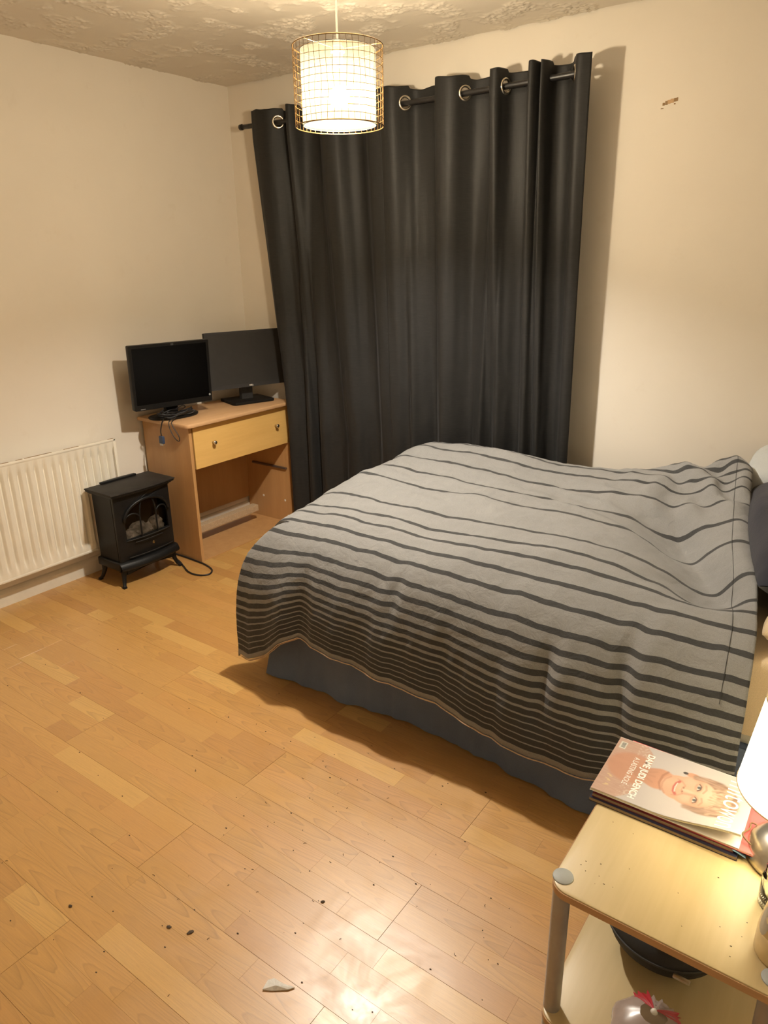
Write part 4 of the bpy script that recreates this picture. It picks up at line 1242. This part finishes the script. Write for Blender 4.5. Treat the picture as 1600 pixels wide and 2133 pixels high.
# ------------------------------------------------------------------ table lamp
lx_, ly_ = .0, 1.285
at((lx_, ly_, tz))
tl = thing('table_lamp', 'lit table lamp with cream cone shade and domed steel foot at right edge', 'lamp', (lx_, ly_, tz))
MB().lathe([(0, .0005), (.080, .0005), (.084, .004), (.083, .012), (.074, .030), (.055, .050), (.034, .062), (.018, .068), (.012, .080), (.0105, .105), (.010, .150), (0, .151)], (lx_, ly_, tz), 48).build('base', M['chrome'], tl, True)
MB().lathe([(.014, .150), (.017, .153), (.017, .200), (.013, .203), (0, .203)], (lx_, ly_, tz), 24).build('lamp_holder', M['white_plastic'], tl, 'auto')
R0, R1, z0, z1 = .115, .092, .150, .332
sh = MB().lathe([(R0, z0), (R1, z1)], (lx_, ly_, tz), 64); sh.f = sh.f[:64]; sh.m = sh.m[:64]
sh.build('shade', M['table_shade'], tl, True)
for r_, z_ in ((R0, z0), (R1, z1)):
    MB().tube([(lx_ + r_ * math.cos(a), ly_ + r_ * math.sin(a), tz + z_) for a in [2 * PI * q / 48 for q in range(48)]], .0016, 6, closed=True).build('shade_ring', plain('shade_trim', (.6, .45, .25), .6), tl, True)
bm = bmesh.new(); bmesh.ops.create_uvsphere(bm, u_segments=16, v_segments=10, radius=.026)
for v in bm.verts: v.co += Vector((lx_, ly_, tz + .228))
MB().bm_add(bm).build('bulb', M['table_bulb'], tl, True)

# ------------------------------------------------------------------ jar and tube
jx, jy = -.006, 1.158
at((jx, jy, tz))
jar = thing('glass_jar', 'small open clear glass jar between the lamp and the tube', 'jar', (jx, jy, tz))
MB().lathe([(0, .001), (.030, .001), (.034, .006), (.034, .055), (.030, .064), (.0285, .066), (.0285, .070), (.0300, .072), (.0285, .074), (.0285, .078), (.0300, .080), (.0285, .083), (.0285, .088), (.0255, .088), (.0255, .066), (.031, .055), (.031, .008), (0, .006)], (jx, jy, tz), 40).build('body', M['glass'], jar, True)
MB().blob((jx - .004, jy - .010, tz + .012), (.010, .006, .004), 2, 2, .3).build('green_scrap', plain('green_leaf_scrap', (.10, .22, .05), .6), jar, True)
bx, by = .012, 1.062
at((bx, by, tz))
tb = thing('lotion_tube', 'beige squeeze tube with pale leaf print standing at the near right corner', 'bottle', (bx, by, tz))
MB().lathe([(0, 0), (.0395, 0), (.041, .003), (.041, .044), (.039, .047), (0, .047)], (bx, by, tz), 40).build('cap', plain('cream_cap', (.70, .55, .30), .35), tb, 'auto')
beige = plain('beige_tube', (.62, .47, .25), .35, vs=8)
def tube_pt(i, j):
    a = 2 * PI * i / 40; h = j / 15; z = .047 + .175 * h
    rx = .039 * (1 - h) + .0425 * h; ry = .039 * (1 - h ** 1.15) + .0015
    return (bx + rx * math.cos(a) * 1.0, by + ry * math.sin(a), tz + z)
tmb = MB().grid(40, 16, lambda i, j: Matrix.Translation((bx, by, 0)) @ Matrix.Rotation(1.05, 4, 'Z') @ Matrix.Translation((-bx, -by, 0)) @ Vector(tube_pt(i, j)), wrap=True)
tmb.build('tube', beige, tb, True)
leafm = plain('pale_leaf_print', (.40, .37, .33), .4); leafl = plain('light_petal_print', (.78, .66, .42), .4)
def on_tube(ang, z, r=.0005):
    h = max(0.0, (z - .047) / .175); rx = .039 * (1 - h) + .0425 * h; ry = .039 * (1 - h ** 1.15) + .0015
    a = ang - 1.05
    v = Vector(((rx + r) * math.cos(a), (ry + r) * math.sin(a), 0)); v.rotate(Matrix.Rotation(1.05, 3, 'Z'))
    return (bx + v.x, by + v.y, tz + z)
for (a0, zc_, wa, hz, mt) in ((3.75, .075, .30, .030, leafm), (3.95, .092, .16, .016, leafl), (3.75, .125, .14, .022, leafm), (4.25, .110, .22, .022, leafm), (4.05, .150, .13, .018, leafl)):
    def lp(i, j):
        a = 2 * PI * i / 18; k = j / 2
        return on_tube(a0 + wa * k * math.cos(a), zc_ + hz * k * math.sin(a), .0006)
    MB().grid(18, 3, lp, wrap=True).build('leaf_print', mt, tb, True)

# ------------------------------------------------------------------ under the table
at((-.19, 1.33, .1))
cs = thing('round_case', 'round black case with a silver zip pull on the lower shelf', 'case', (-.195, 1.268, .1))
at((-.195, 1.268, .1))
MB().lathe([(0, 0), (.055, .002), (.085, .015), (.112, .045), (.122, .075), (.122, .082), (.11, .10), (.07, .118), (0, .125)], (-.195, 1.268, .1), 48).build('shell', plain('black_felt', (.018, .018, .018), .75, bump=.2), cs, True)
MB().tube([(-.195 + .1235 * math.cos(a), 1.268 + .1235 * math.sin(a), .178) for a in [2 * PI * q / 48 for q in range(48)]], .0025, 6, closed=True).build('zip', plain('zip_tape', (.03, .03, .03), .6), cs, True)
MB().box((-.150, 1.140, .174), (-.118, 1.150, .180), .002, 2, mat=None).build('zip_pull', M['chrome'], cs, 'auto')
at((-.155, 1.085, .1))
bag = thing('food_bag', 'clear plastic food bag with twisted neck and red printed ends on lower shelf', 'bag', (-.155, 1.085, .1))
def bag_pt(i, j):
    a = 2 * PI * i / 36; h = j / 13; r_ = math.sin(PI * (.04 + .90 * h)) ** .6
    fx = 1 + .10 * nz(math.cos(a) * 2, math.sin(a) * 2, h * 3) + .035 * math.sin(a * 9) * h ** 3
    return (-.170 + .066 * r_ * fx * math.cos(a) + .010 * h, 1.024 + .056 * r_ * fx * math.sin(a) + .033 * h, .101 + .060 * h)
MB().grid(36, 14, bag_pt, wrap=True).build('bag_body', M['bag'], bag, True)
neck = Vector((-.160, 1.062, .162))
MB().lathe([(.004, -.004), (.007, 0), (.004, .005)], neck, 14).build('twist_tie', M['white_plastic'], bag, True)
def fan(a0, a1, r1, name, mat, lift):
    def f(i, j):
        a = a0 + (a1 - a0) * i / 11; r_ = .004 + r1 * (j / 5) * (1 + .10 * math.sin(i * 2.3))
        return neck + Vector((r_ * math.cos(a), r_ * math.sin(a), -.02 * (j / 5) ** 1.5 + lift + .004 * math.sin(i * 1.5) * j / 5))
    MB().grid(12, 6, f).build(name, mat, bag, True)
fan(.85, 2.05, .040, 'flared_end', M['bag'], .002)
fan(2.0, 2.75, .046, 'red_print', M['red_print'], .004)
fan(.25, .85, .044, 'red_print', M['red_print'], .004)

# ------------------------------------------------------------------ litter on the floor
at((0, 0, 0))
mb = MB(); rg = random.Random(21)
for k in range(190):
    x, y = rg.uniform(-3.0, -.3), rg.uniform(.25, 1.66)
    if rg.random() < .5: x = rg.gauss(-1.0, .45); y = rg.gauss(1.15, .3)
    if y > 1.66 or x > -.3 or x < -3.15: continue
    r_ = rg.uniform(.0008, .0022); a = rg.uniform(0, PI)
    if rg.random() < .25:
        L_ = rg.uniform(.004, .009); d = Vector((math.cos(a), math.sin(a), 0)) * L_
        c = Vector((x, y, .0010)); mb.tube([c - d * .5, c + Vector((-d.y, d.x, 0)) * .2, c + d * .5], .0006, 4)
    else: mb.blob((x, y, r_ * .4), (r_ * rg.uniform(1, 1.8), r_, r_ * .5), 1, k, .4)
o = mb.build('floor_grit', M['brown_back'], None)
tag(o, 'dark grit and fluff scattered over the laminate floor', 'dirt', kind='stuff')
for (xy, L_, a, lab) in (((-1.184, .734), .010, .5, 'dark oval seed husk on the floor, left one of the pair nearest the paper scrap'), ((-1.130, .754), .013, 1.2, 'dark ragged leaf crumb on the floor, right one of the pair nearest the paper scrap'), ((-.928, 1.0), .009, 1.0, 'dark leaf crumb lying alone just above the bright floor reflection'), ((-1.432, .632), .009, .3, 'dark leaf crumb lying alone at the left, farthest from the bed')):
    x, y = xy
    at((x, y, 0))
    o = MB().blob((x, y, .002), (L_ * .62, L_ * .36, .002), 2, L_ * 900, .5).build('leaf_crumb', M['brown_back'], None, False)
    o.location = (x, y, 0); o.rotation_euler = (0, 0, a)
    tag(o, lab, 'debris', 'leaf crumbs on the floor')
x, y = -.864, .770
at((x, y, 0))
pts = [(x - .030, y + .002), (x - .024, y - .020), (x - .006, y - .010), (x + .022, y + .012), (x + .030, y + .024), (x + .004, y + .016), (x - .022, y + .014)]
mb = MB(); n_ = len(pts)
mb.add([(p[0], p[1], .0012) for p in pts] + [(p[0], p[1], .0025 + .004 * abs(nz(p[0] * 60, p[1] * 60))) for p in pts] + [(x - .003, y, .010)],
       [[k, (k + 1) % n_, n_ + (k + 1) % n_, n_ + k] for k in range(n_)] + [[n_ + k, n_ + (k + 1) % n_, 2 * n_] for k in range(n_)] + [list(range(n_))[::-1]])
o = mb.build('paper_scrap', plain('torn_white_paper', (.72, .70, .66), .6, vs=200, var=.12), None)
o.location = (x, y, 0); tag(o, 'torn scrap of white paper on the floor near the reflection', 'paper')
